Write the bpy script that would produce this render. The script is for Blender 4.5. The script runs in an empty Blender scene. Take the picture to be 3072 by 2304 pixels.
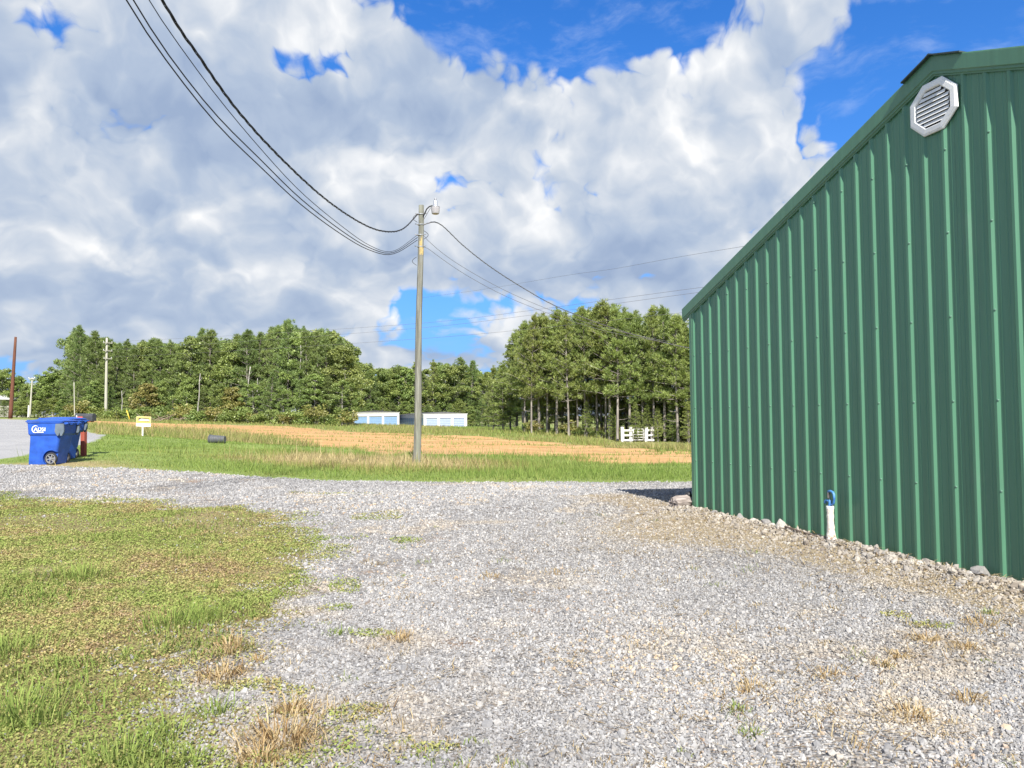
import bpy, bmesh, math, random
import numpy as np
from mathutils import Vector, Matrix, Euler

scene = bpy.context.scene
COL = scene.collection
R = math.radians

# ------------------------------------------------------------------ camera
CAM_Z, FPX, PITCH, ROLL = 1.5, 2307.0, R(2.4), 0.0085
cam_data = bpy.data.cameras.new('camera')
cam_data.sensor_width = 36.0
cam_data.lens = 36.0 * FPX / 3072.0
cam_data.clip_start, cam_data.clip_end = 0.05, 8000.0
cam = bpy.data.objects.new('camera', cam_data)
COL.objects.link(cam)
cam.matrix_world = (Matrix.Translation((0, 0, CAM_Z)) @ Matrix.Rotation(math.pi / 2 + PITCH, 4, 'X')
                    @ Matrix.Rotation(-ROLL, 4, 'Z'))
scene.camera = cam

# ------------------------------------------------------------------ sun and exposure
SUN_L = Vector((-0.176, 0.984))          # horizontal heading of the sunlight
SUN_L.normalize()
SUN_EL = R(41.5)
SUN_STRENGTH, SKY_STRENGTH = 4.9, 0.113
sun_data = bpy.data.lights.new('sun', 'SUN')
sun_data.energy = SUN_STRENGTH
sun_data.angle = R(0.5)
sun_data.color = (1.0, 0.945, 0.86)
sun = bpy.data.objects.new('sun', sun_data)
COL.objects.link(sun)
sun_dir = Vector((SUN_L.x * math.cos(SUN_EL), SUN_L.y * math.cos(SUN_EL), -math.sin(SUN_EL)))
sun.rotation_euler = sun_dir.to_track_quat('-Z', 'Y').to_euler()
sun.location = (5, -20, 30)
vs = scene.view_settings
vs.view_transform, vs.look, vs.gamma, vs.use_curve_mapping = 'Standard', 'None', 1.0, False
vs.exposure = 1.0
scene.cycles.use_denoising = True
scene.cycles.max_bounces = 6
scene.cycles.diffuse_bounces = 3
scene.cycles.transparent_max_bounces = 6


# ------------------------------------------------------------------ pixel helpers (source pixels of a 3072 x 2304 picture)
def ray(px, py):
    x, y = px - 1536.0, 1152.0 - py
    c, s = math.cos(ROLL), math.sin(ROLL)
    X, Y = (c * x + s * y) / FPX, (-s * x + c * y) / FPX
    cp, sp = math.cos(PITCH), math.sin(PITCH)
    return Vector((X, cp - Y * sp, sp + Y * cp))


def at(px, py, dep):
    d = ray(px, py)
    return Vector((0, 0, CAM_Z)) + d * (dep / d.y)


# ------------------------------------------------------------------ node helper
class NT:
    def __init__(self, tree):
        self.t = tree
        self.t.nodes.clear()

    def new(self, kind, **kw):
        n = self.t.nodes.new(kind)
        for k, v in kw.items():
            setattr(n, k, v)
        return n

    def put(self, sock, v):
        if hasattr(v, 'is_output') or isinstance(v, bpy.types.NodeSocket):
            self.t.links.new(v, sock)
        else:
            if isinstance(v, (tuple, list)) and len(v) == 3 and sock.type == 'RGBA':
                v = (*v, 1.0)
            sock.default_value = v

    def m(self, op, a, b=None, c=None, clamp=False):
        n = self.new('ShaderNodeMath', operation=op, use_clamp=clamp)
        self.put(n.inputs[0], a)
        if b is not None:
            self.put(n.inputs[1], b)
        if c is not None:
            self.put(n.inputs[2], c)
        return n.outputs[0]

    def v(self, op, a, b=None, out=0):
        n = self.new('ShaderNodeVectorMath', operation=op)
        self.put(n.inputs[0], a)
        if b is not None:
            if op == 'SCALE':
                self.put(n.inputs['Scale'], b)
            else:
                self.put(n.inputs[1], b)
        return n.outputs['Value'] if op in ('DOT_PRODUCT', 'LENGTH', 'DISTANCE') else n.outputs[0]

    def mix(self, f, a, b, blend='MIX'):
        n = self.new('ShaderNodeMix', data_type='RGBA', blend_type=blend)
        self.put(n.inputs[0], f)
        self.put(n.inputs[6], a)
        self.put(n.inputs[7], b)
        return n.outputs[2]

    def noise(self, vec, scale, detail=3.0, rough=0.5, dist=0.0, out=0):
        n = self.new('ShaderNodeTexNoise')
        if vec is not None:
            self.put(n.inputs['Vector'], vec)
        self.put(n.inputs['Scale'], scale)
        self.put(n.inputs['Detail'], detail)
        self.put(n.inputs['Roughness'], rough)
        self.put(n.inputs['Distortion'], dist)
        return n.outputs[out]

    def voro(self, vec, scale, feature='F1', out='Distance', rnd=1.0):
        n = self.new('ShaderNodeTexVoronoi', feature=feature)
        if vec is not None:
            self.put(n.inputs['Vector'], vec)
        self.put(n.inputs['Scale'], scale)
        self.put(n.inputs['Randomness'], rnd)
        return n.outputs[out]

    def ramp(self, f, stops, interp='LINEAR'):
        n = self.new('ShaderNodeValToRGB')
        n.color_ramp.interpolation = interp
        e = n.color_ramp.elements
        while len(e) > 1:
            e.remove(e[-1])
        e[0].position = stops[0][0]
        c = stops[0][1]
        e[0].color = (*c, 1) if isinstance(c, (tuple, list)) else (c, c, c, 1)
        for p, c in stops[1:]:
            k = e.new(p)
            k.color = (*c, 1) if isinstance(c, (tuple, list)) else (c, c, c, 1)
        self.put(n.inputs[0], f)
        return n.outputs[0]

    def sstep(self, x, a, b):
        n = self.new('ShaderNodeMapRange', interpolation_type='SMOOTHSTEP')
        self.put(n.inputs[0], x)
        self.put(n.inputs[1], a)
        self.put(n.inputs[2], b)
        return n.outputs[0]

    def attr(self, name, kind='GEOMETRY', out='Fac'):
        n = self.new('ShaderNodeAttribute', attribute_name=name, attribute_type=kind)
        return n.outputs[out]

    def xyz(self, v):
        n = self.new('ShaderNodeSeparateXYZ')
        self.put(n.inputs[0], v)
        return n.outputs

    def comb(self, x, y, z):
        n = self.new('ShaderNodeCombineXYZ')
        for i, q in enumerate((x, y, z)):
            self.put(n.inputs[i], q)
        return n.outputs[0]

    def bump(self, h, strength=0.5, dist=0.02):
        n = self.new('ShaderNodeBump')
        self.put(n.inputs['Strength'], strength)
        self.put(n.inputs['Distance'], dist)
        self.put(n.inputs['Height'], h)
        return n.outputs[0]


# ------------------------------------------------------------------ world: Nishita sky with broken cumulus
def build_world():
    w = bpy.data.worlds.new('World')
    scene.world = w
    w.use_nodes = True
    w.cycles.sampling_method = 'MANUAL'
    w.cycles.sample_map_resolution = 256
    N = NT(w.node_tree)
    d = N.v('NORMALIZE', N.new('ShaderNodeTexCoord').outputs['Generated'])
    o = N.xyz(d)
    z = N.m('MAXIMUM', o[2], 0.0)
    sky = N.new('ShaderNodeTexSky', sky_type='NISHITA')
    sky.sun_disc = False
    sky.sun_elevation = SUN_EL
    sky.sun_rotation = math.atan2(-SUN_L.x, -SUN_L.y)
    sky.altitude, sky.air_density, sky.dust_density, sky.ozone_density = 200.0, 1.0, 0.25, 3.0
    hsv = N.new('ShaderNodeHueSaturation')
    hsv.inputs['Saturation'].default_value = 1.32
    hsv.inputs['Value'].default_value = 0.80
    N.put(hsv.inputs['Color'], sky.outputs[0])
    blue = N.v('MULTIPLY', hsv.outputs[0], (0.52, 0.80, 1.12))

    # cloud layer coordinates: features shrink and flatten towards the horizon
    hz = N.v('NORMALIZE', N.comb(o[0], o[1], 0.0))
    gz = N.m('ADD', N.m('MULTIPLY', z, 0.95), N.m('MULTIPLY', N.m('LOGARITHM', N.m('ADD', 1.0, N.m('DIVIDE', z, 0.05)), math.e), 0.13))
    P = N.v('ADD', N.v('MULTIPLY', hz, (1.15, 1.15, 0.0)), N.comb(0.0, 0.0, gz))

    # broad clearings and banks of the cloud field, (pixel centre, radii, weight)
    blobs = [((1640, 5), (330, 120), -0.70), ((1930, 75), (230, 80), -0.62), ((1340, -40), (160, 110), -0.45), ((1480, 60), (120, 60), -0.25),
             ((2900, 60), (300, 230), -0.80), ((3000, 300), (300, 260), -0.6), ((2540, 320), (95, 75), -0.40), ((2450, 250), (60, 50), -0.28), ((2640, 250), (60, 90), -0.25),
             ((900, 185), (150, 55), -0.76), ((95, 50), (95, 45), -0.55),
             ((1370, 915), (220, 62), -0.75), ((1330, 1010), (260, 55), -0.45), ((1325, 545), (75, 42), -0.44), ((1430, 370), (40, 25), -0.25), ((1230, 900), (90, 60), -0.30),
             ((2230, 850), (200, 60), -0.06), ((60, 1105), (260, 34), -0.35),
             ((2200, 330), (330, 170), 0.22), ((2080, 190), (190, 75), 0.26), ((1250, 330), (420, 240), 0.24), ((350, 420), (900, 520), 0.46),
             ((1560, 1000), (100, 65), 0.55), ((1800, 790), (560, 110), 0.34), ((2400, 40), (190, 150), 0.42), ((2280, 600), (260, 90), 0.25),
             ((450, 880), (900, 230), 0.40), ((1080, 905), (90, 50), 0.25), ((1180, 1060), (130, 26), 0.34), ((1390, 1085), (80, 20), 0.28), ((1530, 1040), (60, 30), 0.2),
             ((1800, 600), (420, 160), 0.22), ((1780, 370), (380, 90), 0.20), ((2050, 680), (200, 80), 0.15), ((700, 900), (600, 120), 0.12)]
    # sunlit crowns and shaded bases of the individual clouds
    tones = [((600, 540), (520, 150), -0.24), ((1420, 300), (380, 110), -0.28), ((1750, 830), (480, 95), -0.46), ((420, 1075), (330, 45), -0.18), ((60, 1090), (220, 45), -0.40),
             ((1450, 600), (250, 120), 0.24), ((2150, 180), (200, 90), 0.28), ((1980, 430), (260, 130), 0.14), ((620, 655), (120, 50), 0.30), ((1080, 500), (160, 90), 0.14),
             ((2250, 560), (230, 80), 0.24), ((120, 170), (260, 110), 0.16), ((1550, 950), (90, 60), 0.40), ((50, 930), (130, 28), 0.30), ((1080, 910), (70, 40), 0.25), ((1180, 1060), (120, 24), 0.25)]

    def field(items):
        acc = None
        for (px, py), (rx, ry), a in items:
            c = ray(px, py).normalized()
            q = N.v('MULTIPLY', N.v('SUBTRACT', d, tuple(c)), (FPX / rx, FPX / rx, FPX / ry))
            g = N.m('MULTIPLY', N.m('EXPONENT', N.m('MULTIPLY', N.v('DOT_PRODUCT', q, q), -1.0)), a)
            acc = g if acc is None else N.m('ADD', acc, g)
        return acc

    bias, tonef = field(blobs), field(tones)

    warp = N.v('SCALE', N.v('SUBTRACT', N.noise(P, 7.5, 3.0, 0.55, out=1), (0.5, 0.5, 0.5)), 0.10)
    PW = N.v('ADD', P, warp)

    def dens(pos, detail, fine):
        n1 = N.noise(pos, 6.2, detail, 0.58)
        v1 = N.voro(pos, 17.0)
        b = N.m('SUBTRACT', N.m('MULTIPLY', n1, 1.45), N.m('MULTIPLY', N.m('MULTIPLY', v1, v1), 0.40))
        if fine:
            v2 = N.voro(N.v('ADD', pos, N.v('SCALE', warp, 0.5)), 40.0)
            b = N.m('SUBTRACT', b, N.m('MULTIPLY', N.m('MULTIPLY', v2, v2), 0.30))
        return b

    d0 = dens(PW, 7.0, True)
    dU = dens(N.v('ADD', PW, (0.010, 0.0, 0.024)), 5.0, False)
    dV = N.noise(N.v('ADD', PW, (0.025, 0.0, 0.085)), 6.2, 3.0, 0.5)
    dL = N.noise(PW, 6.2, 3.0, 0.5)
    body = N.m('ADD', d0, bias)
    soft = N.m('ADD', 0.05, N.m('MULTIPLY', N.noise(P, 4.0, 2.0, 0.5), 0.42))
    cover = N.sstep(body, 0.36, N.m('ADD', 0.36, soft))
    thick = N.sstep(N.m('ADD', d0, N.m('MULTIPLY', bias, 0.35)), 0.38, 0.98)
    lit = N.m('ADD', N.m('MULTIPLY', N.m('SUBTRACT', d0, dU), 1.5), N.m('MULTIPLY', N.m('SUBTRACT', dL, dV), 2.2))
    lit = N.m('ADD', lit, N.m('MULTIPLY', N.m('SUBTRACT', 1.0, thick), 0.52))
    lit = N.m('DIVIDE', N.m('ADD', N.m('ADD', lit, tonef), 0.58), 1.5, clamp=True)
    shade = N.ramp(lit, [(0.0, (1.55, 2.0, 2.85)), (0.30, (2.05, 2.48, 3.2)), (0.46, (2.50, 2.85, 3.4)), (0.66, (3.2, 3.42, 3.75)), (0.86, (4.1, 4.18, 4.3)), (1.0, (4.8, 4.82, 4.85))])
    # thin high streaks
    st = N.noise(N.v('MULTIPLY', N.v('ADD', P, N.v('SCALE', warp, 0.6)), (7.0, 4.0, 18.0)), 1.5, 6.0, 0.6)
    stv = N.m('MULTIPLY', N.sstep(st, 0.48, 0.80), 0.26)
    base = N.mix(stv, blue, (4.0, 4.4, 5.0))
    # pale air low down
    low = N.m('MULTIPLY', N.m('EXPONENT', N.m('MULTIPLY', z, -4.5)), 1.0)
    base = N.mix(low, base, (0.80, 1.75, 3.85))
    col = N.mix(cover, base, shade)
    bg = N.new('ShaderNodeBackground')
    N.put(bg.inputs[0], col)
    bg.inputs[1].default_value = SKY_STRENGTH
    out = N.new('ShaderNodeOutputWorld')
    N.t.links.new(bg.outputs[0], out.inputs[0])


build_world()
# ------------------------------------------------------------------ object helpers
def tag(o, label=None, cat=None, group=None, kind=None):
    if label:
        o['label'] = label
    if cat:
        o['category'] = cat
    if group:
        o['group'] = group
    if kind:
        o['kind'] = kind
    return o


def empty(name, loc=(0, 0, 0), rz=0.0):
    o = bpy.data.objects.new(name, None)
    o.empty_display_size = 0.2
    COL.objects.link(o)
    o.location = loc
    o.rotation_euler = (0, 0, rz)
    return o


def link(name, me, mat=None, parent=None, loc=None):
    o = bpy.data.objects.new(name, me)
    COL.objects.link(o)
    if mat is not None and not me.materials:
        me.materials.append(mat)
    if parent is not None:
        o.parent = parent
    if loc is not None:
        o.location = loc
    return o


class MB:
    """collects boxes, tubes and prisms into one mesh"""

    def __init__(self):
        self.v, self.f = [], []

    def add(self, vs, fs):
        b = len(self.v)
        self.v += [tuple(p) for p in vs]
        self.f += [tuple(i + b for i in q) for q in fs]
        return self

    def box(self, c, s, rot=None):
        x, y, z = (q / 2 for q in s)
        vs = [Vector(p) for p in ((-x, -y, -z), (x, -y, -z), (x, y, -z), (-x, y, -z), (-x, -y, z), (x, -y, z), (x, y, z), (-x, y, z))]
        if rot is not None:
            vs = [rot @ p for p in vs]
        c = Vector(c)
        return self.add([p + c for p in vs], [(0, 3, 2, 1), (4, 5, 6, 7), (0, 1, 5, 4), (1, 2, 6, 5), (2, 3, 7, 6), (3, 0, 4, 7)])

    def tube(self, pts, rad, n=8, caps=True):
        pts = [Vector(p) for p in pts]
        if not isinstance(rad, (list, tuple)):
            rad = [rad] * len(pts)
        rings, prev = [], None
        for i, p in enumerate(pts):
            t = (pts[min(i + 1, len(pts) - 1)] - pts[max(i - 1, 0)]).normalized()
            if prev is None:
                a = Vector((0, 0, 1)) if abs(t.z) < 0.9 else Vector((1, 0, 0))
                u = t.cross(a).normalized()
            else:
                u = (prev - t * prev.dot(t)).normalized()
            prev = u
            w = t.cross(u)
            rings.append([p + (u * math.cos(2 * math.pi * k / n) + w * math.sin(2 * math.pi * k / n)) * rad[i] for k in range(n)])
        vs = [q for r in rings for q in r]
        fs = []
        for i in range(len(rings) - 1):
            for k in range(n):
                a, b = i * n + k, i * n + (k + 1) % n
                fs.append((a, b, b + n, a + n))
        if caps:
            fs.append(tuple(range(n - 1, -1, -1)))
            fs.append(tuple((len(rings) - 1) * n + k for k in range(n)))
        return self.add(vs, fs)

    def lathe(self, prof, n=16, c=(0, 0, 0), axis='Z', caps=True):
        vs = []
        for r, h in prof:
            for k in range(n):
                a = 2 * math.pi * k / n
                p = (r * math.cos(a), r * math.sin(a), h)
                if axis == 'Y':
                    p = (p[0], -p[2], p[1])
                elif axis == 'X':
                    p = (p[2], p[0], p[1])
                vs.append((p[0] + c[0], p[1] + c[1], p[2] + c[2]))
        fs = []
        for i in range(len(prof) - 1):
            for k in range(n):
                a, b = i * n + k, i * n + (k + 1) % n
                fs.append((a, b, b + n, a + n))
        if caps:
            fs.append(tuple(range(n - 1, -1, -1)))
            fs.append(tuple((len(prof) - 1) * n + k for k in range(n)))
        return self.add(vs, fs)

    def prism(self, poly, y0, y1):
        """polygon in x,z pushed along y"""
        n = len(poly)
        vs = [(x, y0, z) for x, z in poly] + [(x, y1, z) for x, z in poly]
        fs = [tuple(range(n)), tuple(range(2 * n - 1, n - 1, -1))]
        fs += [(i, i + n, (i + 1) % n + n, (i + 1) % n) for i in range(n)]
        return self.add(vs, fs)

    def mesh(self, name, smooth=False, fix=True):
        me = bpy.data.meshes.new(name)
        me.from_pydata(self.v, [], self.f)
        if fix:
            bm = bmesh.new()
            bm.from_mesh(me)
            bmesh.ops.recalc_face_normals(bm, faces=bm.faces)
            bm.to_mesh(me)
            bm.free()
        if smooth:
            me.shade_smooth()
        return me

    def build(self, name, mat, parent=None, loc=None, smooth=False, bevel=0.0):
        me = self.mesh(name, smooth)
        me.materials.append(mat)
        o = link(name, me, None, parent, loc)
        if bevel:
            md = o.modifiers.new('bevel', 'BEVEL')
            md.width, md.segments, md.limit_method = bevel, 2, 'ANGLE'
        return o


def copy_tree(o, parent=None):
    c = o.copy()
    COL.objects.link(c)
    c.parent = parent
    for ch in o.children:
        copy_tree(ch, c)
    return c


def new_mat(name):
    m = bpy.data.materials.new(name)
    m.use_nodes = True
    N = NT(m.node_tree)
    b = N.new('ShaderNodeBsdfPrincipled')
    o = N.new('ShaderNodeOutputMaterial')
    N.t.links.new(b.outputs[0], o.inputs[0])
    return m, N, b, o


def mat_plain(name, col, rough=0.6, var=0.15, scale=6.0, metal=0.0, bump=0.0, bscale=40.0, stretch=(1, 1, 1), col2=None, spec=0.5):
    """base colour broken up by two noises, with optional fine relief"""
    m, N, b, o = new_mat(name)
    p = N.v('MULTIPLY', N.new('ShaderNodeTexCoord').outputs['Object'], stretch)
    n = N.noise(p, scale, 5.0, 0.6)
    lo = tuple(c * (1 - var) for c in col)
    hi = col2 if col2 else tuple(min(1, c * (1 + var)) for c in col)
    N.put(b.inputs['Base Color'], N.ramp(n, [(0.3, lo), (0.7, hi)]))
    N.put(b.inputs['Roughness'], N.m('ADD', N.m('MULTIPLY', N.noise(p, scale * 3, 3.0), 0.25), rough - 0.12))
    b.inputs['Metallic'].default_value = metal
    b.inputs['Specular IOR Level'].default_value = spec
    if bump:
        N.put(b.inputs['Normal'], N.bump(N.noise(p, bscale, 4.0, 0.6), bump, 0.01))
    return m


# ------------------------------------------------------------------ terrain height
CORNER = Vector((2.6954, 11.4838, 0.0))      # far bottom corner of the metal building
WU = Vector((0.28796, -0.95764, 0.0))        # along its gable wall, towards the camera
WM = Vector((0.95764, 0.28796, 0.0))         # into the building
BASE_Z = 0.055
_ctrl = []
for q in [(1250, 1388, 23.5), (1536, 1447, 17.3), (2080, 1447, 17.2), (1000, 1443, 17.2), (500, 1412, 17.6), (0, 1495, 13.6), (700, 1535, 11.6),
          (0, 1385, 20), (0, 1300, 40), (0, 1257, 72), (310, 1302, 34), (428, 1309, 32), (250, 1368, 21.2), (110, 1394, 18.5), (660, 1329, 36),
          (560, 1291, 58), (560, 1269, 92), (300, 1260, 104), (900, 1272, 98), (1000, 1343, 35), (1500, 1368, 29), (1800, 1392, 24),
          (2080, 1392, 24), (1450, 1320, 52), (2078, 1354, 38), (1000, 1296, 72), (1400, 1286, 128), (1080, 1277, 138), (1930, 1327, 60),
          (1600, 1303, 66), (2070, 1331, 58), (1330, 1283, 165), (100, 1256, 100), (2600, 1340, 60), (-600, 1262, 60), (-500, 1330, 30)]:
    p = at(*q)
    _ctrl.append((p.x, p.y, p.z))
_ctrl += [(0, 0, 0), (-4, 0, 0), (4, -2, 0), (0, -8, 0), (-12, 0, 0.05), (12, -6, 0.05), (-4, 5, 0.0), (0, 5, -0.01), (3, 5, 0.0), (-4, 9, 0.03),
          (0, 9, 0.02), (-9, 9, 0.08), (8, 20, 0.05), (16, 14, 0.05), (14, 4, 0.05), (-40, 10, 0.5), (60, 40, -0.6), (60, 120, -0.6), (-80, 60, 1.8),
          (-80, 160, 2.0), (0, 300, 0.6), (150, 300, 0), (-150, 300, 2)]
for s in (-0.5, 2.0, 4.5, 7.0, 9.6):
    p = CORNER + WU * s
    _ctrl.append((p.x, p.y, 0.085 if s < 4 else 0.06))
_C = np.array(_ctrl)


def _tps(r2):
    return 0.5 * r2 * np.log(r2 + 1e-9)


_D = ((_C[:, None, :2] - _C[None, :, :2]) ** 2).sum(-1)
_n = len(_C)
_A = np.zeros((_n + 3, _n + 3))
_A[:_n, :_n] = _tps(_D) + np.eye(_n) * 0.6
_A[:_n, _n] = 1
_A[:_n, _n + 1:] = _C[:, :2]
_A[_n, :_n] = 1
_A[_n + 1:, :_n] = _C[:, :2].T
_W = np.linalg.solve(_A, np.concatenate([_C[:, 2], np.zeros(3)]))


def _hash2(i, j, seed):
    h = (i.astype(np.int64) * 374761393 + j.astype(np.int64) * 668265263 + seed * 974634777) & 0x7fffffff
    h = ((h ^ (h >> 13)) * 1274126177) & 0x7fffffff
    return ((h ^ (h >> 16)) & 0xffff) / 65535.0


def vnoise(x, y, scale, seed=0, octs=3):
    x, y = np.asarray(x, float), np.asarray(y, float)
    s, a, tot = np.zeros_like(x), 1.0, 0.0
    for o in range(octs):
        ca, sa = math.cos(0.6 + 1.1 * o), math.sin(0.6 + 1.1 * o)
        X, Y = (x * ca - y * sa) * scale + 31.7 * o, (x * sa + y * ca) * scale - 17.3 * o
        i, j = np.floor(X), np.floor(Y)
        u, v = X - i, Y - j
        u, v = u * u * (3 - 2 * u), v * v * (3 - 2 * v)
        n = ((1 - u) * (1 - v) * _hash2(i, j, seed + o) + u * (1 - v) * _hash2(i + 1, j, seed + o)
             + (1 - u) * v * _hash2(i, j + 1, seed + o) + u * v * _hash2(i + 1, j + 1, seed + o))
        s += a * n
        tot += a
        a *= 0.5
        scale *= 2.03
    return s / tot


def wall_dist(x, y):
    """signed distance in front of the gable wall and position along it"""
    dx, dy = x - CORNER.x, y - CORNER.y
    return -(dx * WM.x + dy * WM.y), dx * WU.x + dy * WU.y


def H(x, y):
    x, y = np.asarray(x, float), np.asarray(y, float)
    sh = x.shape
    xf, yf = x.ravel(), y.ravel()
    xc, yc = np.clip(xf, -140, 140), np.clip(yf, -20, 320)
    z = np.zeros_like(xf)
    for k in range(0, len(xf), 20000):
        a, b = xc[k:k + 20000], yc[k:k + 20000]
        r2 = (a[:, None] - _C[None, :, 0]) ** 2 + (b[:, None] - _C[None, :, 1]) ** 2
        z[k:k + 20000] = _tps(r2) @ _W[:_n] + _W[_n] + a * _W[_n + 1] + b * _W[_n + 2]
    amp = np.clip((yf - 1) / 10, 0.25, 1.0)
    z += (vnoise(xf, yf, 0.9, 5) - 0.5) * 0.05 * amp + (vnoise(xf, yf, 3.1, 9) - 0.5) * 0.022
    d, s = wall_dist(xf, yf)
    on = (s > -0.5) & (s < 9.8)
    berm = np.exp(-((d - 0.22) / 0.28) ** 2) * (0.055 + 0.05 * (vnoise(xf, yf, 2.2, 21) - 0.5) + 0.04 * (vnoise(xf, yf, 7.0, 22) - 0.5))
    z += np.where(on, berm, 0.0) * np.clip((s + 0.5) / 0.5, 0, 1)
    # graded clay: ruts and low banks
    cl = (yf > 22) & (yf < 110)
    z += np.where(cl, (vnoise(xf * 0.35 + yf * 0.12, yf * 1.0, 0.5, 33) - 0.5) * 0.26 + (vnoise(xf * 0.5, yf, 1.6, 34) - 0.5) * 0.10, 0.0)
    return z.reshape(sh)


def h1(x, y):
    return float(H(np.array([x]), np.array([y]))[0])


_deps = np.concatenate([np.arange(2.0, 40, 0.05), np.arange(40, 260, 0.4)])


def hit(px, py):
    """where a pixel's ray meets the terrain"""
    d = ray(px, py)
    t = _deps / d.y
    X, Y, Z = d.x * t, d.y * t, CAM_Z + d.z * t
    below = np.nonzero(Z < H(X, Y))[0]
    k = below[0] if len(below) else len(_deps) - 1
    return Vector((X[k], Y[k], h1(X[k], Y[k])))


def sdf(poly, x, y):
    """signed distance to a polygon, positive inside"""
    x, y = np.asarray(x, float), np.asarray(y, float)
    inside = np.zeros(x.shape, bool)
    dmin = np.full(x.shape, 1e9)
    n = len(poly)
    for i in range(n):
        ax, ay = poly[i]
        bx, by = poly[(i + 1) % n]
        ex, ey = bx - ax, by - ay
        L = ex * ex + ey * ey + 1e-12
        t = np.clip(((x - ax) * ex + (y - ay) * ey) / L, 0, 1)
        dmin = np.minimum(dmin, (x - ax - t * ex) ** 2 + (y - ay - t * ey) ** 2)
        c = ((ay > y) != (by > y)) & (x < ex * (y - ay) / (ey if abs(ey) > 1e-12 else 1e-12) + ax)
        inside ^= c
    return np.where(inside, 1, -1) * np.sqrt(dmin)


def px_poly(pts):
    out = []
    for q in pts:
        if len(q) == 3:
            out.append((q[0], q[1]))
        else:
            p = hit(*q)
            out.append((p.x, p.y))
    return out


# a third entry marks a point given directly in metres
POLY_LAWN = px_poly([(-700, 1478), (0, 1494), (300, 1502), (560, 1522), (778, 1531), (903, 1569), (955, 1639), (908, 1736), (885, 1833), (694, 1916),
                     (545, 2000), (590, 2069), (745, 2125), (775, 2208), (735, 2304), (-1.0, 1.0, 0), (-0.8, -8, 0), (-14, -8, 0)])
_far = [(-500, 1385), (0, 1396), (260, 1404), (500, 1414), (760, 1431), (1000, 1444), (1250, 1447), (1536, 1447), (1800, 1449), (2080, 1446)]
POLY_GRAVEL = px_poly(_far + [(14, 17.5, 0), (14, -8, 0), (-14, -8, 0), (-22, 10, 0)])
POLY_CLAY = px_poly([(200, 1263), (420, 1286), (560, 1293), (700, 1303), (850, 1322), (1000, 1344), (1145, 1370), (1313, 1366), (1499, 1366), (1637, 1371),
                     (1805, 1391), (2082, 1391), (26, 24.5, 0), (30, 36, 0), (2078, 1354), (1805, 1339), (1499, 1316), (1265, 1304), (1120, 1298),
                     (1000, 1291), (872, 1279), (570, 1272), (285, 1264)])
POLY_ROAD = px_poly([(-900, 1420), (0, 1378), (90, 1362), (200, 1345), (300, 1316), (318, 1304), (250, 1288), (150, 1276), (90, 1262), (40, 1258), (-120, 1258), (-60, 60, 0), (-60, 20, 0)])


def masks(x, y):
    return sdf(POLY_GRAVEL, x, y), sdf(POLY_LAWN, x, y), sdf(POLY_CLAY, x, y), sdf(POLY_ROAD, x, y)


def dryness(x, y):
    """0 fresh green .. 1 straw, on the verge and meadow"""
    d = np.exp(-(((x + 5.0) / 4.6) ** 2 + ((y - 22.3) / 2.2) ** 2)) * 0.85
    d += np.exp(-(((x + 2.0) / 2.6) ** 2 + ((y - 22.0) / 1.6) ** 2)) * 0.5
    d += np.exp(-(((x - 3) / 8) ** 2 + ((y - 24.5) / 1.4) ** 2)) * 0.3
    d = np.where(y > 40, np.maximum(d, 0.45 + 0.5 * (vnoise(x, y, 0.12, 71) - 0.5)), d)
    d += (vnoise(x, y, 0.5, 72) - 0.5) * 0.45
    edge = sdf(POLY_GRAVEL, x, y)
    d += np.exp(-((edge + 0.35) / 0.4) ** 2) * 0.25
    d += 0.7 * np.exp(-((x + 10.9) / 1.5) ** 2 - ((y - 18.8) / 1.0) ** 2)
    return np.clip(d, 0, 1)


# ------------------------------------------------------------------ ground sheet
def axis(parts):
    out = [parts[0][0]]
    for a, b, st in parts:
        n = max(1, int(round((b - a) / st)))
        out += list(np.linspace(a, b, n + 1)[1:])
    return np.array(out)


def geo(a, b, n):
    return list(a * (b / a) ** (np.arange(1, n + 1) / n))


gy = np.concatenate([axis([(-14, 2, 0.8), (2, 15, 0.1), (15, 28, 0.16), (28, 60, 0.4), (60, 130, 1.2)]), geo(130, 4500, 26)])
xp = np.concatenate([axis([(0, 6, 0.1), (6, 14, 0.18), (14, 40, 0.5), (40, 100, 1.5)]), geo(100, 4500, 24)])
gx = np.concatenate([-xp[::-1], xp[1:]])
GX, GY = np.meshgrid(gx, gy)
GZ = H(GX, GY)


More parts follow.
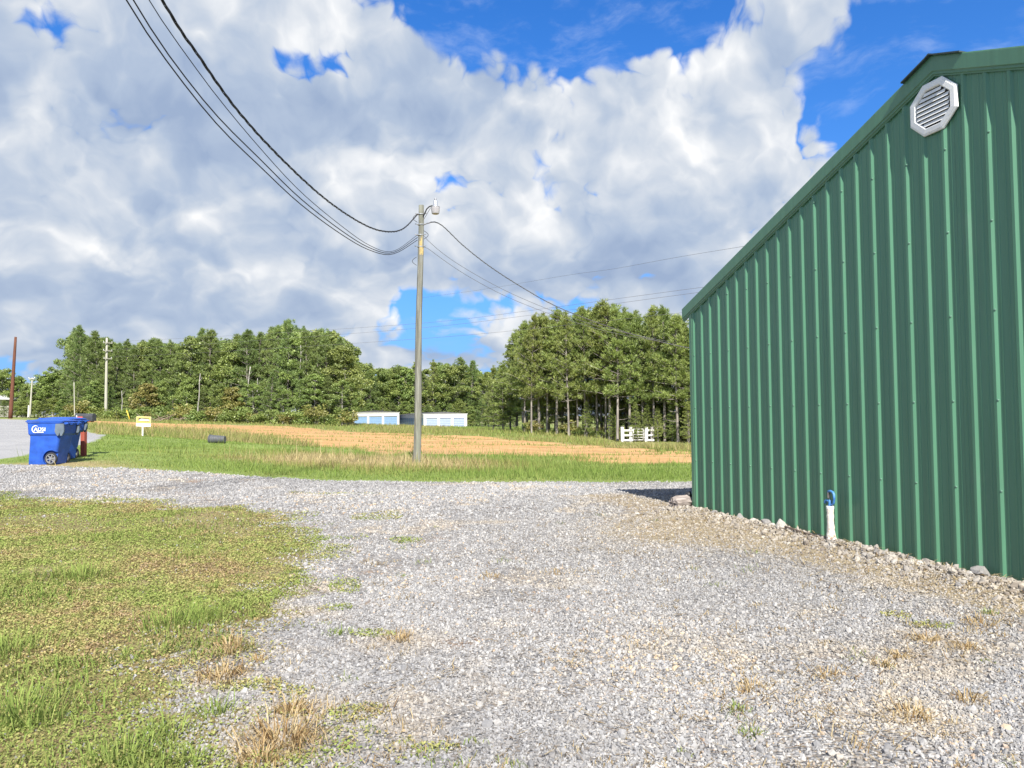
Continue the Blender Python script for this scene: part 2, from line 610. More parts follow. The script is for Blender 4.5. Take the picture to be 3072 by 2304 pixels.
def ground_material():
    m, N, b, o = new_mat('ground_soil')
    p = N.new('ShaderNodeNewGeometry').outputs['Position']
    big, mid, fin = N.noise(p, 0.35, 4.0, 0.6), N.noise(p, 1.9, 5.0, 0.65), N.noise(p, 14.0, 5.0, 0.65)
    wob = N.m('ADD', N.m('MULTIPLY', N.m('SUBTRACT', mid, 0.5), 1.5), N.m('MULTIPLY', N.m('SUBTRACT', fin, 0.5), 0.7))
    # gravel
    vc = N.voro(p, 42.0, out='Color')
    vd = N.voro(p, 42.0, out='Distance')
    vc2 = N.voro(p, 17.0, out='Color')
    tone = N.m('ADD', N.m('MULTIPLY', N.xyz(vc)[0], 0.6), N.m('MULTIPLY', N.xyz(vc2)[1], 0.4))
    grav = N.ramp(tone, [(0.0, (0.10, 0.098, 0.098)), (0.3, (0.19, 0.188, 0.19)), (0.62, (0.30, 0.295, 0.29)), (0.85, (0.42, 0.41, 0.395)), (1.0, (0.55, 0.54, 0.52))])
    dirt_in = N.ramp(N.noise(p, 3.0, 4.0, 0.6), [(0.35, (0.12, 0.105, 0.09)), (0.7, (0.28, 0.225, 0.165))])
    gapf = N.sstep(vd, 0.40, 0.75)
    grav = N.mix(N.m('MULTIPLY', gapf, 0.75), grav, dirt_in)
    rust = N.sstep(N.noise(p, 1.3, 4.0, 0.62), 0.60, 0.72)
    grav = N.mix(N.m('MULTIPLY', rust, 0.55), grav, (0.27, 0.155, 0.075))
    straw_n = N.m('ADD', N.attr('straw'), N.m('MULTIPLY', N.m('SUBTRACT', mid, 0.5), 1.1))
    straw = N.ramp(N.noise(N.v('MULTIPLY', p, (1, 1, 1)), 26.0, 4.0, 0.7), [(0.3, (0.16, 0.125, 0.08)), (0.55, (0.36, 0.29, 0.18)), (0.75, (0.52, 0.45, 0.32))])
    grav = N.mix(N.m('MULTIPLY', N.sstep(straw_n, 0.35, 0.75), 0.8), grav, straw)
    # lawn soil and mat of weeds
    lw = N.ramp(N.noise(p, 9.0, 6.0, 0.7), [(0.28, (0.13, 0.09, 0.05)), (0.45, (0.21, 0.16, 0.08)), (0.58, (0.20, 0.20, 0.07)), (0.75, (0.26, 0.27, 0.09))])
    lw2 = N.ramp(N.noise(p, 30.0, 4.0, 0.7), [(0.3, (0.16, 0.12, 0.07)), (0.6, (0.29, 0.25, 0.13))])
    lawn = N.mix(N.sstep(big, 0.42, 0.62), lw, lw2)
    lsp = N.ramp(N.noise(p, 60.0, 3.0, 0.75), [(0.35, (0.45, 0.42, 0.40)), (0.65, (1.25, 1.25, 1.2))])
    lawn = N.mix(0.85, lawn, lsp, 'MULTIPLY')
    # verge, mown and dry
    dry = N.attr('dry')
    gr = N.ramp(fin, [(0.3, (0.13, 0.18, 0.045)), (0.7, (0.21, 0.27, 0.075))])
    dr = N.ramp(fin, [(0.3, (0.20, 0.16, 0.075)), (0.7, (0.36, 0.30, 0.15))])
    verge = N.mix(N.sstep(N.m('ADD', dry, N.m('MULTIPLY', N.m('SUBTRACT', fin, 0.5), 0.5)), 0.25, 0.8), gr, dr)
    # clay
    ps = N.v('MULTIPLY', p, (0.25, 1.0, 1.0))
    cl = N.ramp(N.noise(ps, 1.4, 6.0, 0.68), [(0.28, (0.26, 0.14, 0.06)), (0.40, (0.42, 0.24, 0.10)), (0.56, (0.47, 0.285, 0.13)), (0.75, (0.56, 0.38, 0.20))])
    rut = N.sstep(N.noise(N.v('MULTIPLY', p, (0.10, 0.9, 1.0)), 1.1, 5.0, 0.6), 0.52, 0.66)
    cl = N.mix(N.m('MULTIPLY', rut, 0.6), cl, (0.30, 0.20, 0.10))
    clod = N.sstep(N.noise(N.v('MULTIPLY', p, (0.5, 1.0, 1.0)), 4.0, 6.0, 0.75), 0.54, 0.66)
    cl = N.mix(N.m('MULTIPLY', clod, 0.65), cl, (0.22, 0.155, 0.075))
    clw = N.sstep(N.m('ADD', N.attr('clay'), N.m('ADD', N.m('MULTIPLY', wob, 0.9), N.m('MULTIPLY', N.m('SUBTRACT', N.noise(ps, 0.30, 4.0, 0.6), 0.5), 3.0))), -0.3, 0.4)
    # asphalt
    asp = N.ramp(N.noise(p, 55.0, 3.0, 0.7), [(0.3, (0.22, 0.22, 0.222)), (0.7, (0.36, 0.36, 0.36))])
    asp = N.mix(N.m('MULTIPLY', N.sstep(N.noise(N.v('MULTIPLY', p, (0.5, 1.4, 1)), 0.8, 5.0, 0.6), 0.5, 0.75), 0.45), asp, (0.20, 0.20, 0.205))
    gw = N.sstep(N.m('ADD', N.attr('gravel'), N.m('MULTIPLY', wob, 0.35)), -0.08, 0.10)
    lwv = N.sstep(N.m('ADD', N.attr('lawn'), wob), -0.15, 0.22)
    rw = N.sstep(N.m('ADD', N.attr('road'), N.m('MULTIPLY', wob, 0.3)), -0.1, 0.12)
    near = N.mix(lwv, grav, lawn)
    c = N.mix(clw, verge, cl)
    c = N.mix(gw, c, near)
    c = N.mix(rw, c, asp)
    N.put(b.inputs['Base Color'], c)
    b.inputs['Roughness'].default_value = 0.92
    b.inputs['Specular IOR Level'].default_value = 0.2
    gh = N.m('MULTIPLY', N.m('SUBTRACT', 1.0, vd), N.m('MULTIPLY', gw, N.m('SUBTRACT', 1.0, lwv)))
    hgt = N.m('ADD', N.m('MULTIPLY', gh, 1.2), N.m('ADD', fin, N.m('MULTIPLY', N.noise(p, 48.0, 3.0, 0.6), 0.8)))
    N.put(b.inputs['Normal'], N.bump(hgt, 0.75, 0.022))
    return m


MAT_GROUND = ground_material()


def straw_amount(x, y):
    d, s = wall_dist(x, y)
    a = np.exp(-((d - 0.3) / 0.75) ** 2) * ((s > -3) & (s < 10)) * 0.9
    a += np.exp(-(((x - 1.9) / 1.2) ** 2 + ((y - 9.6) / 1.5) ** 2)) * 0.7
    a += np.exp(-(((x - 1.2) / 0.9) ** 2 + ((y - 5.0) / 1.5) ** 2)) * 0.18
    return a


def build_ground():
    g, l, c, r = (q for q in masks(GX, GY))
    dry, st = dryness(GX, GY), straw_amount(GX, GY)
    ny, nx = GX.shape
    idx = np.arange(ny * nx).reshape(ny, nx)
    quads = np.stack([idx[:-1, :-1], idx[:-1, 1:], idx[1:, 1:], idx[1:, :-1]], -1).reshape(-1, 4)

    def fc(a):
        return ((a[:-1, :-1] + a[:-1, 1:] + a[1:, 1:] + a[1:, :-1]) / 4).ravel()
    G, L, C, RR = fc(g), fc(l), fc(c), fc(r)
    cls = np.zeros(len(quads), int)
    cls[C > 0] = 1
    cls[G > 0] = 2
    cls[(G > 0) & (L > 0)] = 3
    cls[RR > 0] = 4
    V = np.stack([GX.ravel(), GY.ravel(), GZ.ravel()], 1)
    at_ = {'gravel': np.clip(g, -3, 3), 'lawn': np.clip(l, -3, 3), 'clay': np.clip(c, -6, 6), 'road': np.clip(r, -3, 3), 'dry': dry, 'straw': st}
    for k, name in enumerate(('ground', 'clay_field', 'gravel_driveway', 'lawn', 'road')):
        q = quads[cls == k]
        used, inv = np.unique(q, return_inverse=True)
        me = bpy.data.meshes.new(name)
        me.vertices.add(len(used))
        me.vertices.foreach_set('co', V[used].ravel())
        inv = inv.reshape(-1, 4)
        me.loops.add(inv.size)
        me.loops.foreach_set('vertex_index', inv.ravel().astype(np.int32))
        me.polygons.add(len(inv))
        me.polygons.foreach_set('loop_start', np.arange(0, inv.size, 4, dtype=np.int32))
        me.update(calc_edges=True)
        for an, av in at_.items():
            a = me.attributes.new(an, 'FLOAT', 'POINT')
            a.data.foreach_set('value', av.ravel()[used].astype(np.float32))
        me.shade_smooth()
        me.materials.append(MAT_GROUND)
        o = link(name, me)
        tag(o, kind='structure')


build_ground()
# ------------------------------------------------------------------ green metal building
BW, BD, EAVE, SLOPE = 9.14, 13.0, 3.06, 0.3665
APEX = BW / 2


def roof_z(x):
    return EAVE + SLOPE * min(x, BW - x)


def green_metal(name, col, rough=0.38):
    m, N, b, o = new_mat(name)
    p = N.new('ShaderNodeTexCoord').outputs['Object']
    streak = N.noise(N.v('MULTIPLY', p, (9.0, 9.0, 0.35)), 2.0, 4.0, 0.6)
    dust = N.noise(p, 1.7, 5.0, 0.65)
    c = N.ramp(streak, [(0.3, tuple(q * 0.90 for q in col)), (0.7, tuple(q * 1.08 for q in col))])
    c = N.mix(N.m('MULTIPLY', N.sstep(dust, 0.55, 0.8), 0.12), c, (0.22, 0.27, 0.24))
    N.put(b.inputs['Base Color'], c)
    N.put(b.inputs['Roughness'], N.m('ADD', N.m('MULTIPLY', dust, 0.22), rough - 0.1))
    b.inputs['Specular IOR Level'].default_value = 0.55
    N.put(b.inputs['Normal'], N.bump(N.noise(N.v('MULTIPLY', p, (1, 1, 0.4)), 3.0, 2.0), 0.08, 0.02))
    return m


M_GREEN = green_metal('green_sheet_metal', (0.080, 0.212, 0.126))
M_TRIM = green_metal('green_trim_metal', (0.085, 0.205, 0.124))
M_ROOF = green_metal('dark_roof_metal', (0.03, 0.05, 0.045), 0.5)
M_WHITE = mat_plain('white_vinyl', (0.78, 0.78, 0.76), 0.45, 0.05, 8.0)
M_VOID = mat_plain('vent_dark', (0.03, 0.03, 0.03), 0.9, 0.1)
M_SCREW = mat_plain('screw_head', (0.16, 0.30, 0.22), 0.35, 0.1)
M_SCREW_ZINC = M_SCREW

bld = empty('metal_building', (CORNER.x, CORNER.y, BASE_Z - 0.12), math.atan2(WU.y, WU.x))
tag(bld, 'dark green ribbed metal building with white octagonal gable vent beside the gravel', 'building')
Z0 = 0.0                                   # wall bottom, slightly buried in the gravel
ZO = 0.12                                  # ground level inside the local frame


def rib_profile(x0, x1, first, pitch):
    """outline of pressed sheet metal between x0 and x1: (x, depth towards the outside)"""
    pts = []
    k = int(math.floor((x0 - first) / pitch)) - 1
    while first + k * pitch < x1 + pitch:
        c = first + k * pitch
        pts += [(c - 0.034, 0.0), (c - 0.013, 0.019), (c + 0.013, 0.019), (c + 0.034, 0.0)]
        for q in (1 / 3.0, 2 / 3.0):
            e = c + pitch * q
            pts += [(e - 0.011, 0.0), (e - 0.004, 0.0030), (e + 0.004, 0.0030), (e + 0.011, 0.0)]
        k += 1
    pts = sorted(pts)
    xs, ds = [p[0] for p in pts], [p[1] for p in pts]
    out = [(x0, float(np.interp(x0, xs, ds)))] + [p for p in pts if x0 < p[0] < x1] + [(x1, float(np.interp(x1, xs, ds)))]
    return out


RIB0, RIBP = 0.068, 0.2286
edges = [0.0] + [RIB0 + 0.1143 + 0.9144 * k + 0.0 for k in range(0, 10)]
edges = [e for e in edges if e < BW - 0.2] + [BW]
GIRTS = [0.827, 1.603, 2.379, 3.156, 3.932]
for i in range(len(edges) - 1):
    x0, x1 = edges[i] + 0.0005, edges[i + 1] - 0.0005
    pr = rib_profile(x0, x1, RIB0, RIBP)
    if x0 < APEX < x1:
        pr = sorted(pr + [(APEX, float(np.interp(APEX, [p[0] for p in pr], [p[1] for p in pr])))])
    mb = MB()
    n = len(pr)
    lap = 0.0006 * (i % 2)
    vs = [(x, -d - lap, Z0) for x, d in pr] + [(x, -d - lap, roof_z(x) + ZO + 0.02) for x, d in pr]
    mb.add(vs, [(k, k + 1, k + 1 + n, k + n) for k in range(n - 1)])
    me = mb.mesh('wall_panel', fix=False)
    me.materials.append(M_GREEN)
    panel = link('wall_panel', me, None, bld)
    sc = MB()
    for k in range(0, 45, 2):
        c = RIB0 + RIBP * k
        if not (x0 < c < x1):
            continue
        for gz in GIRTS:
            z = gz - BASE_Z + ZO
            if gz - BASE_Z < roof_z(c) - 0.12:
                sc.lathe([(0.011, -0.001), (0.011, 0.002), (0.007, 0.003), (0.007, 0.008), (0.004, 0.009)], 6, (c + 0.023, -0.013 - lap, z), 'Y')
    if sc.v:
        tag(sc.build('screws', M_SCREW, panel), kind='stuff')

# corner trim, side and back walls, roof sheets
MB().add([(-0.004, -0.024, Z0), (0.05, -0.024, Z0), (0.05, -0.002, Z0), (-0.004, 0.09, Z0), (-0.026, 0.09, Z0), (-0.026, -0.024, Z0)] +
         [(-0.004, -0.024, EAVE + ZO), (0.05, -0.024, EAVE + ZO), (0.05, -0.002, EAVE + ZO), (-0.004, 0.09, EAVE + ZO), (-0.026, 0.09, EAVE + ZO), (-0.026, -0.024, EAVE + ZO)],
         [(0, 1, 7, 6), (1, 2, 8, 7), (4, 5, 11, 10), (5, 0, 6, 11), (3, 4, 10, 9), (2, 3, 9, 8)]).build('corner_trim', M_TRIM, bld)
for nm, xw in (('side_wall', -0.001), ('side_wall', BW + 0.001)):
    pr = rib_profile(0.1, BD, 0.15, RIBP)
    n = len(pr)
    sg = -1 if xw < 1 else 1
    mb = MB().add([(xw + sg * d, y, Z0) for y, d in pr] + [(xw + sg * d, y, EAVE + ZO) for y, d in pr], [(k, k + 1, k + 1 + n, k + n) for k in range(n - 1)])
    mb.build(nm, M_GREEN, bld)
MB().add([(0, BD, Z0), (BW, BD, Z0), (BW, BD, EAVE + ZO), (APEX, BD, roof_z(APEX) + ZO), (0, BD, EAVE + ZO)], [(0, 1, 2, 3, 4)]).build('back_wall', M_GREEN, bld)
OV = 0.17                                   # eave overhang
for sg in (0, 1):
    pr = rib_profile(-0.03, BD + 0.05, 0.1, RIBP)
    n = len(pr)

    def rp(x, y, d):
        xx = x if sg == 0 else BW - x
        return (xx, y, EAVE + SLOPE * x + ZO + 0.03 + d)
    vs = [rp(-OV, y, d) for y, d in pr] + [rp(APEX, y, d) for y, d in pr]
    vs += [rp(-OV, y, d - 0.012) for y, d in pr] + [rp(APEX, y, d - 0.012) for y, d in pr]
    fs = [(k, k + 1, k + 1 + n, k + n) for k in range(n - 1)] + [(k + 2 * n, k + 3 * n, k + 1 + 3 * n, k + 1 + 2 * n) for k in range(n - 1)]
    fs += [(k, k + 2 * n, k + 1 + 2 * n, k + 1) for k in range(n - 1)] + [(0, n, 3 * n, 2 * n)]
    MB().add(vs, fs).build('roof_sheet', M_ROOF, bld)

    # rake trim: folded fascia with a lower lip, following the slope
    prof = [(-0.004, 0.060), (-0.046, 0.062), (-0.048, 0.05), (-0.048, -0.082), (-0.036, -0.092), (-0.036, -0.112), (-0.024, -0.120), (-0.022, -0.132), (-0.004, -0.132)]
    rows = []
    for x in (-OV - 0.02, APEX):
        for d, h in prof:
            xx = x if sg == 0 else BW - x
            rows.append((xx, d, EAVE + SLOPE * x + ZO + 0.0 + h))
    n = len(prof)
    fs = [(k, k + 1, k + 1 + n, k + n) for k in range(n - 1)] + [tuple(range(n)), tuple(range(2 * n - 1, n - 1, -1))]
    MB().add(rows, fs).build('rake_trim', M_TRIM, bld)
    # eave trim along the side
    MB().box((-OV - 0.012 if sg == 0 else BW + OV + 0.012, BD / 2, EAVE - SLOPE * OV + ZO - 0.02), (0.018, BD, 0.09)).build('eave_trim', M_TRIM, bld)

# ridge cap, standing a little proud at the apex
cap = [(-0.34, 0.0), (-0.05, 0.0), (0.0, 0.006), (0.05, 0.0), (0.34, 0.0)]
pts_t = [(APEX + x, EAVE + SLOPE * (APEX - abs(x)) + ZO + 0.074 + h) for x, h in cap]
poly = pts_t + [(x, z - 0.014) for x, z in reversed(pts_t)]
MB().prism(poly, -0.085, BD + 0.06).build('ridge_cap', M_ROOF, bld)

# gable vent: octagonal frame (part) with louvre slats (sub-parts)
VC = Vector((4.03 + 0.525, 0, 4.372 - BASE_Z + ZO))


def octa(r):
    return [(r * math.cos(R(22.5 + 45 * k)) / math.cos(R(22.5)), r * math.sin(R(22.5 + 45 * k)) / math.cos(R(22.5))) for k in range(8)]


rings = [(0.280, -0.019), (0.280, -0.032), (0.272, -0.038), (0.262, -0.038), (0.258, -0.043), (0.212, -0.045), (0.202, -0.036), (0.200, -0.022)]
vs = []
for r, y in rings:
    vs += [(x, y, z) for x, z in octa(r)]
fs = []
for i in range(len(rings) - 1):
    for k in range(8):
        fs.append((i * 8 + k, i * 8 + (k + 1) % 8, i * 8 + 8 + (k + 1) % 8, i * 8 + 8 + k))
fs.append(tuple(56 + k for k in range(8)))
vent = MB().add(vs, fs).build('gable_vent', M_WHITE, bld, VC)
vent.scale = (0.97, 1.0, 0.88)
vent['label'] = 'white octagonal louvred vent'
MB().add([(x, -0.0235, z) for x, z in octa(0.197)], [tuple(range(8))]).build('backing', M_VOID, vent)
for k in range(8):
    z = -0.165 + k * 0.047
    hw = min(0.192, 0.195 + 0.115 - abs(z + 0.008) - 0.03) - 0.004
    rot = Matrix.Rotation(R(-22), 3, 'X')
    MB().box((0, -0.0335, z), (2 * hw, 0.003, 0.0445), rot).build('slat', M_WHITE, vent)

# ------------------------------------------------------------------ small things along the wall
M_STONE = mat_plain('pale_limestone', (0.42, 0.40, 0.36), 0.9, 0.3, 12.0, bump=0.6, bscale=30.0, spec=0.2)
M_STONE2 = mat_plain('grey_limestone', (0.26, 0.25, 0.24), 0.9, 0.3, 12.0, bump=0.6, bscale=30.0, spec=0.2)


def rock_mesh(seed, squash=(1, 1, 0.7), n_sub=2, rough=0.35, peak=None):
    rnd = random.Random(seed)
    bm = bmesh.new()
    bmesh.ops.create_icosphere(bm, subdivisions=n_sub, radius=1.0)
    planes = []
    for _ in range(9):
        v = Vector((rnd.gauss(0, 1), rnd.gauss(0, 1), rnd.gauss(0, 1))).normalized()
        planes.append((v, rnd.uniform(0.55, 0.85)))
    for v in bm.verts:
        p = v.co.copy()
        for nrm, d in planes:
            t = p.dot(nrm)
            if t > d:
                p -= nrm * (t - d)
        p += Vector((rnd.uniform(-1, 1), rnd.uniform(-1, 1), rnd.uniform(-1, 1))) * 0.05 * rough / 0.35
        if peak:
            k = 1 - 0.75 * max(0, (p.z + 0.6) / 1.6)
            p.x, p.y = p.x * k + 0.15 * p.z, p.y * k
            p.z *= peak
        v.co = (p.x * squash[0], p.y * squash[1], p.z * squash[2])
    me = bpy.data.meshes.new('rock')
    bm.to_mesh(me)
    bm.free()
    return me


def wall_point(s, d):
    p = CORNER + WU * s - WM * d
    return Vector((p.x, p.y, h1(p.x, p.y)))


for s, d, size, seed, pk, mt, lab in [
        (2.26, 0.14, 0.105, 3, 1.25, M_STONE, 'large white pointed rock leaning at the foot of the green wall'),
        (2.10, 0.16, 0.05, 4, None, M_STONE, 'small pale rock just left of the white pointed rock'),
        (1.94, 0.13, 0.075, 5, None, M_STONE2, 'flat grey rock by the wall, left of the white pointed rock'),
        (1.36, 0.12, 0.075, 6, 1.1, M_STONE2, 'upright grey rock against the wall nearest its far corner'),
        (1.70, 0.14, 0.05, 7, None, M_STONE, 'pale broken rock between two grey rocks at the wall foot'),
        (5.0, 0.14, 0.085, 8, None, M_STONE2, 'rounded grey rock at the wall foot at the right side of the photo'),
        (0.80, 0.16, 0.05, 9, None, M_STONE2, 'low grey rock near the far corner of the green building')]:
    o = link('rock', rock_mesh(seed, peak=pk), mt)
    p = wall_point(s, d)
    o.location = p + Vector((0, 0, size * 0.35))
    o.scale = (size, size, size)
    o.rotation_euler = (0, 0, seed * 1.3)
    tag(o, lab, 'rock', 'rocks along the foot of the green wall')

# stick in the gravel by the rocks
p0, p1, p2 = wall_point(2.42, 0.20), wall_point(2.72, 0.24), wall_point(3.02, 0.22)
MBs = MB().tube([p0 + Vector((0, 0, 0.045)), p1 + Vector((0, 0, 0.03)), p2 + Vector((0, 0, 0.02))], [0.012, 0.011, 0.008], 6)
M_BARK = mat_plain('grey_bark', (0.16, 0.125, 0.10), 0.9, 0.35, 14.0, bump=0.6, bscale=40.0, stretch=(1, 1, 0.3), spec=0.2)
o = MBs.build('stick', M_BARK)
tag(o, 'brown dead stick lying in the gravel beside the white pointed rock', 'stick')

# yard hydrant
M_BLUE = mat_plain('blue_cast_iron', (0.035, 0.16, 0.48), 0.4, 0.3, 20.0, col2=(0.10, 0.30, 0.60))
M_BRASS = mat_plain('weathered_metal', (0.30, 0.27, 0.25), 0.5, 0.3, 20.0, metal=0.6)


def pvc():
    m, N, b, o = new_mat('white_wrapped_pipe')
    p = N.new('ShaderNodeTexCoord').outputs['Object']
    z = N.xyz(p)[2]
    n = N.noise(p, 28.0, 5.0, 0.7)
    c = N.ramp(n, [(0.35, (0.42, 0.38, 0.30)), (0.5, (0.70, 0.67, 0.58)), (0.8, (0.80, 0.78, 0.70))])
    dirt = N.m('MULTIPLY', N.sstep(N.m('ADD', N.m('MULTIPLY', n, 0.25), N.m('MULTIPLY', z, -1.0)), -0.14, 0.10), N.sstep(N.noise(p, 40.0, 4.0, 0.7), 0.48, 0.6))
    N.put(b.inputs['Base Color'], N.mix(dirt, c, (0.20, 0.10, 0.06)))
    b.inputs['Roughness'].default_value = 0.7
    N.put(b.inputs['Normal'], N.bump(n, 0.6, 0.01))
    return m


hp = wall_point(3.14, 0.15)
hyd = empty('yard_hydrant', hp, math.atan2(WU.y, WU.x))
tag(hyd, 'blue frost-proof yard hydrant on white wrapped pipe standing by the green wall', 'hydrant')
prof = []
rr = random.Random(11)
for k in range(19):
    z = -0.03 + k * 0.0225
    r0 = 0.037 if z > 0.16 else 0.037 + (0.16 - z) * 0.12
    prof.append(((0.012 if z < 0.16 else 0.004) * rr.uniform(-1, 1) * 0.6 + r0, z))
pm = MB()
n = 14
vs = []
for k, (r, z) in enumerate(prof):
    ox = 0.03 * max(0, 0.2 - z)
    for j in range(n):
        a = 2 * math.pi * j / n
        q = r * (1 + (0.10 if z < 0.16 else 0.03) * rr.uniform(-1, 1))
        vs.append((ox + q * math.cos(a), q * math.sin(a), z))
fs = [(k * n + j, k * n + (j + 1) % n, (k + 1) * n + (j + 1) % n, (k + 1) * n + j) for k in range(len(prof) - 1) for j in range(n)]
fs.append(tuple((len(prof) - 1) * n + j for j in range(n)))
pm.add(vs, fs).build('pipe', pvc(), hyd, smooth=True)
MB().lathe([(0.0395, 0.350), (0.041, 0.352), (0.041, 0.378), (0.036, 0.381)], 16).build('pipe_collar', M_WHITE, hyd, smooth=False)
zb = 0.375
MB().lathe([(0.018, zb), (0.020, zb + 0.02), (0.017, zb + 0.04), (0.019, zb + 0.06), (0.012, zb + 0.075)], 12).build('valve_body', M_BLUE, hyd, smooth=True)
MB().tube([(0, 0, zb + 0.045), (-0.03, 0, zb + 0.058), (-0.062, 0, zb + 0.062), (-0.074, 0, zb + 0.052), (-0.078, 0, zb + 0.028)], [0.012, 0.012, 0.013, 0.014, 0.016], 10).build('spout', M_BLUE, hyd, smooth=True)
MB().tube([(0, 0, zb + 0.07), (-0.004, 0, zb + 0.12), (0.0, 0, zb + 0.135)], [0.007, 0.007, 0.007], 8).build('rod', M_BRASS, hyd)
MB().tube([(-0.024, 0, zb + 0.135), (-0.018, 0, zb + 0.165), (0.015, 0, zb + 0.168), (0.05, 0, zb + 0.158), (0.066, 0, zb + 0.135), (0.068, 0, zb + 0.08), (0.058, 0, zb + 0.038), (0.034, 0, zb + 0.022), (0.024, 0, zb + 0.03)],
          [0.011, 0.013, 0.014, 0.014, 0.014, 0.012, 0.012, 0.013, 0.010], 8).build('handle', M_BLUE, hyd, smooth=True)
MB().box((-0.016, 0, zb + 0.12), (0.014, 0.03, 0.06)).build('linkage', M_BRASS, hyd, bevel=0.003)

# weathered log end and a black plastic downpipe piece by the far corner
lp = wall_point(-0.12, 0.14)
lg = empty('log', lp, 0.5)
tag(lg, 'short weathered grey log end lying at the far corner of the building', 'log')
M_LOG = mat_plain('weathered_wood', (0.20, 0.165, 0.15), 0.9, 0.5, 5.0, bump=0.9, bscale=25.0, stretch=(1, 3, 3), col2=(0.40, 0.35, 0.32), spec=0.2)
vs, n = [], 12
rr = random.Random(4)
prof = [(0.03, -0.17), (0.085, -0.165), (0.10, -0.10), (0.105, 0.0), (0.10, 0.10), (0.09, 0.16), (0.03, 0.165)]
for r, x in prof:
    for j in range(n):
        a = 2 * math.pi * j / n
        q = r * (1 + 0.16 * rr.uniform(-1, 1))
        vs.append((x + 0.02 * rr.uniform(-1, 1), q * math.cos(a), 0.075 + q * 0.85 * math.sin(a)))
fs = [(k * n + j, k * n + (j + 1) % n, (k + 1) * n + (j + 1) % n, (k + 1) * n + j) for k in range(len(prof) - 1) for j in range(n)]
fs += [tuple(range(n)), tuple((len(prof) - 1) * n + j for j in range(n))]
MB().add(vs, fs).build('wood', M_LOG, lg)
M_BLACK = mat_plain('black_plastic', (0.018, 0.018, 0.02), 0.5, 0.3, 10.0)
bp = wall_point(-0.20, 0.03)
o = MB().tube([(0, 0, -0.05), (0.0, 0, 0.12), (0.03, -0.02, 0.19), (0.08, -0.04, 0.21)], [0.05, 0.05, 0.05, 0.05], 12).build('drain_elbow', M_BLACK, None, bp, smooth=True)
tag(o, 'black plastic drain piece between the log end and building corner', 'drain pipe')
# ------------------------------------------------------------------ wood materials
def wood_mat(name, cols, grain=1.0):
    m, N, b, o = new_mat(name)
    p = N.new('ShaderNodeTexCoord').outputs['Object']
    q = N.v('MULTIPLY', p, (14.0, 14.0, 0.55))
    n = N.noise(q, 1.6, 6.0, 0.65, 0.6)
    k = N.noise(N.v('MULTIPLY', p, (5, 5, 0.3)), 1.0, 3.0)
    c = N.ramp(n, [(0.28, cols[0]), (0.5, cols[1]), (0.72, cols[2])])
    c = N.mix(N.m('MULTIPLY', N.sstep(k, 0.5, 0.7), 0.5), c, cols[3])
    N.put(b.inputs['Base Color'], c)
    b.inputs['Roughness'].default_value = 0.88
    b.inputs['Specular IOR Level'].default_value = 0.2
    N.put(b.inputs['Normal'], N.bump(n, 0.7 * grain, 0.02))
    return m


M_POLE = wood_mat('weathered_pole_wood', [(0.07, 0.066, 0.055), (0.18, 0.178, 0.15), (0.31, 0.31, 0.27), (0.15, 0.175, 0.125)])
M_POLE_BROWN = wood_mat('brown_pole_wood', [(0.06, 0.028, 0.018), (0.12, 0.052, 0.032), (0.17, 0.08, 0.05), (0.14, 0.055, 0.04)])
M_POLE_GREY = wood_mat('pale_pole_wood', [(0.28, 0.27, 0.22), (0.38, 0.37, 0.31), (0.45, 0.44, 0.38), (0.36, 0.36, 0.30)])
M_WIRE = mat_plain('black_cable', (0.02, 0.02, 0.022), 0.55, 0.2, 20.0)
M_WIRE_GREY = mat_plain('grey_cable', (0.16, 0.16, 0.17), 0.5, 0.2, 20.0, metal=0.3)
M_ALU = mat_plain('cast_aluminium', (0.55, 0.56, 0.58), 0.35, 0.12, 12.0, metal=0.75)
M_STEEL = mat_plain('galvanised_steel', (0.42, 0.43, 0.44), 0.4, 0.2, 20.0, metal=0.6)

# ------------------------------------------------------------------ main pole with yard light
pb = hit(1250, 1390)
PB = Vector((pb.x, pb.y, pb.z - 0.15))
PT = at(1263.5, 616, pb.y + 0.02)
pole = empty('utility_pole', PB)
tag(pole, 'tall weathered wooden pole carrying the yard light in the grass verge', 'pole')
AX = PT - PB


def pole_pt(t, off=(0, 0, 0)):
    return AX * t + Vector(off)


mb = MB()
rr = random.Random(8)
n, rings = 14, 26
vs = []
for k in range(rings):
    t = k / (rings - 1)
    r = 0.113 - 0.037 * t + 0.003 * rr.uniform(-1, 1) + (0.03 * max(0, 1 - t * 14))
    c = AX * t + Vector((0.012 * math.sin(t * 9), 0, 0))
    for j in range(n):
        a = 2 * math.pi * j / n
        q = r * (1 + 0.03 * rr.uniform(-1, 1))
        vs.append((c.x + q * math.cos(a), c.y + q * math.sin(a), c.z))
fs = [(k * n + j, k * n + (j + 1) % n, (k + 1) * n + (j + 1) % n, (k + 1) * n + j) for k in range(rings - 1) for j in range(n)]
fs.append(tuple((rings - 1) * n + j for j in range(n)))
mb.add(vs, fs).build('shaft', M_POLE, pole, smooth=True)
M_TAG = mat_plain('scraped_yellow_wood', (0.38, 0.29, 0.12), 0.8, 0.45, 30.0, stretch=(1, 1, 0.2))
q = pole_pt(0.846)
tg = MB()
for k in range(5):
    a0 = R(-100 + k * 20)
    a1 = R(-80 + k * 20)
    r0 = 0.0925
    z0, z1 = -0.30 + 0.04 * (k % 2), 0.30 - 0.09 * abs(k - 2)
    tg.add([(q.x + r0 * math.cos(a0), q.y + r0 * math.sin(a0), q.z + z0), (q.x + r0 * math.cos(a1), q.y + r0 * math.sin(a1), q.z + z0),
            (q.x + r0 * math.cos(a1), q.y + r0 * math.sin(a1), q.z + z1), (q.x + r0 * math.cos(a0), q.y + r0 * math.sin(a0), q.z + z1)], [(0, 1, 2, 3)])
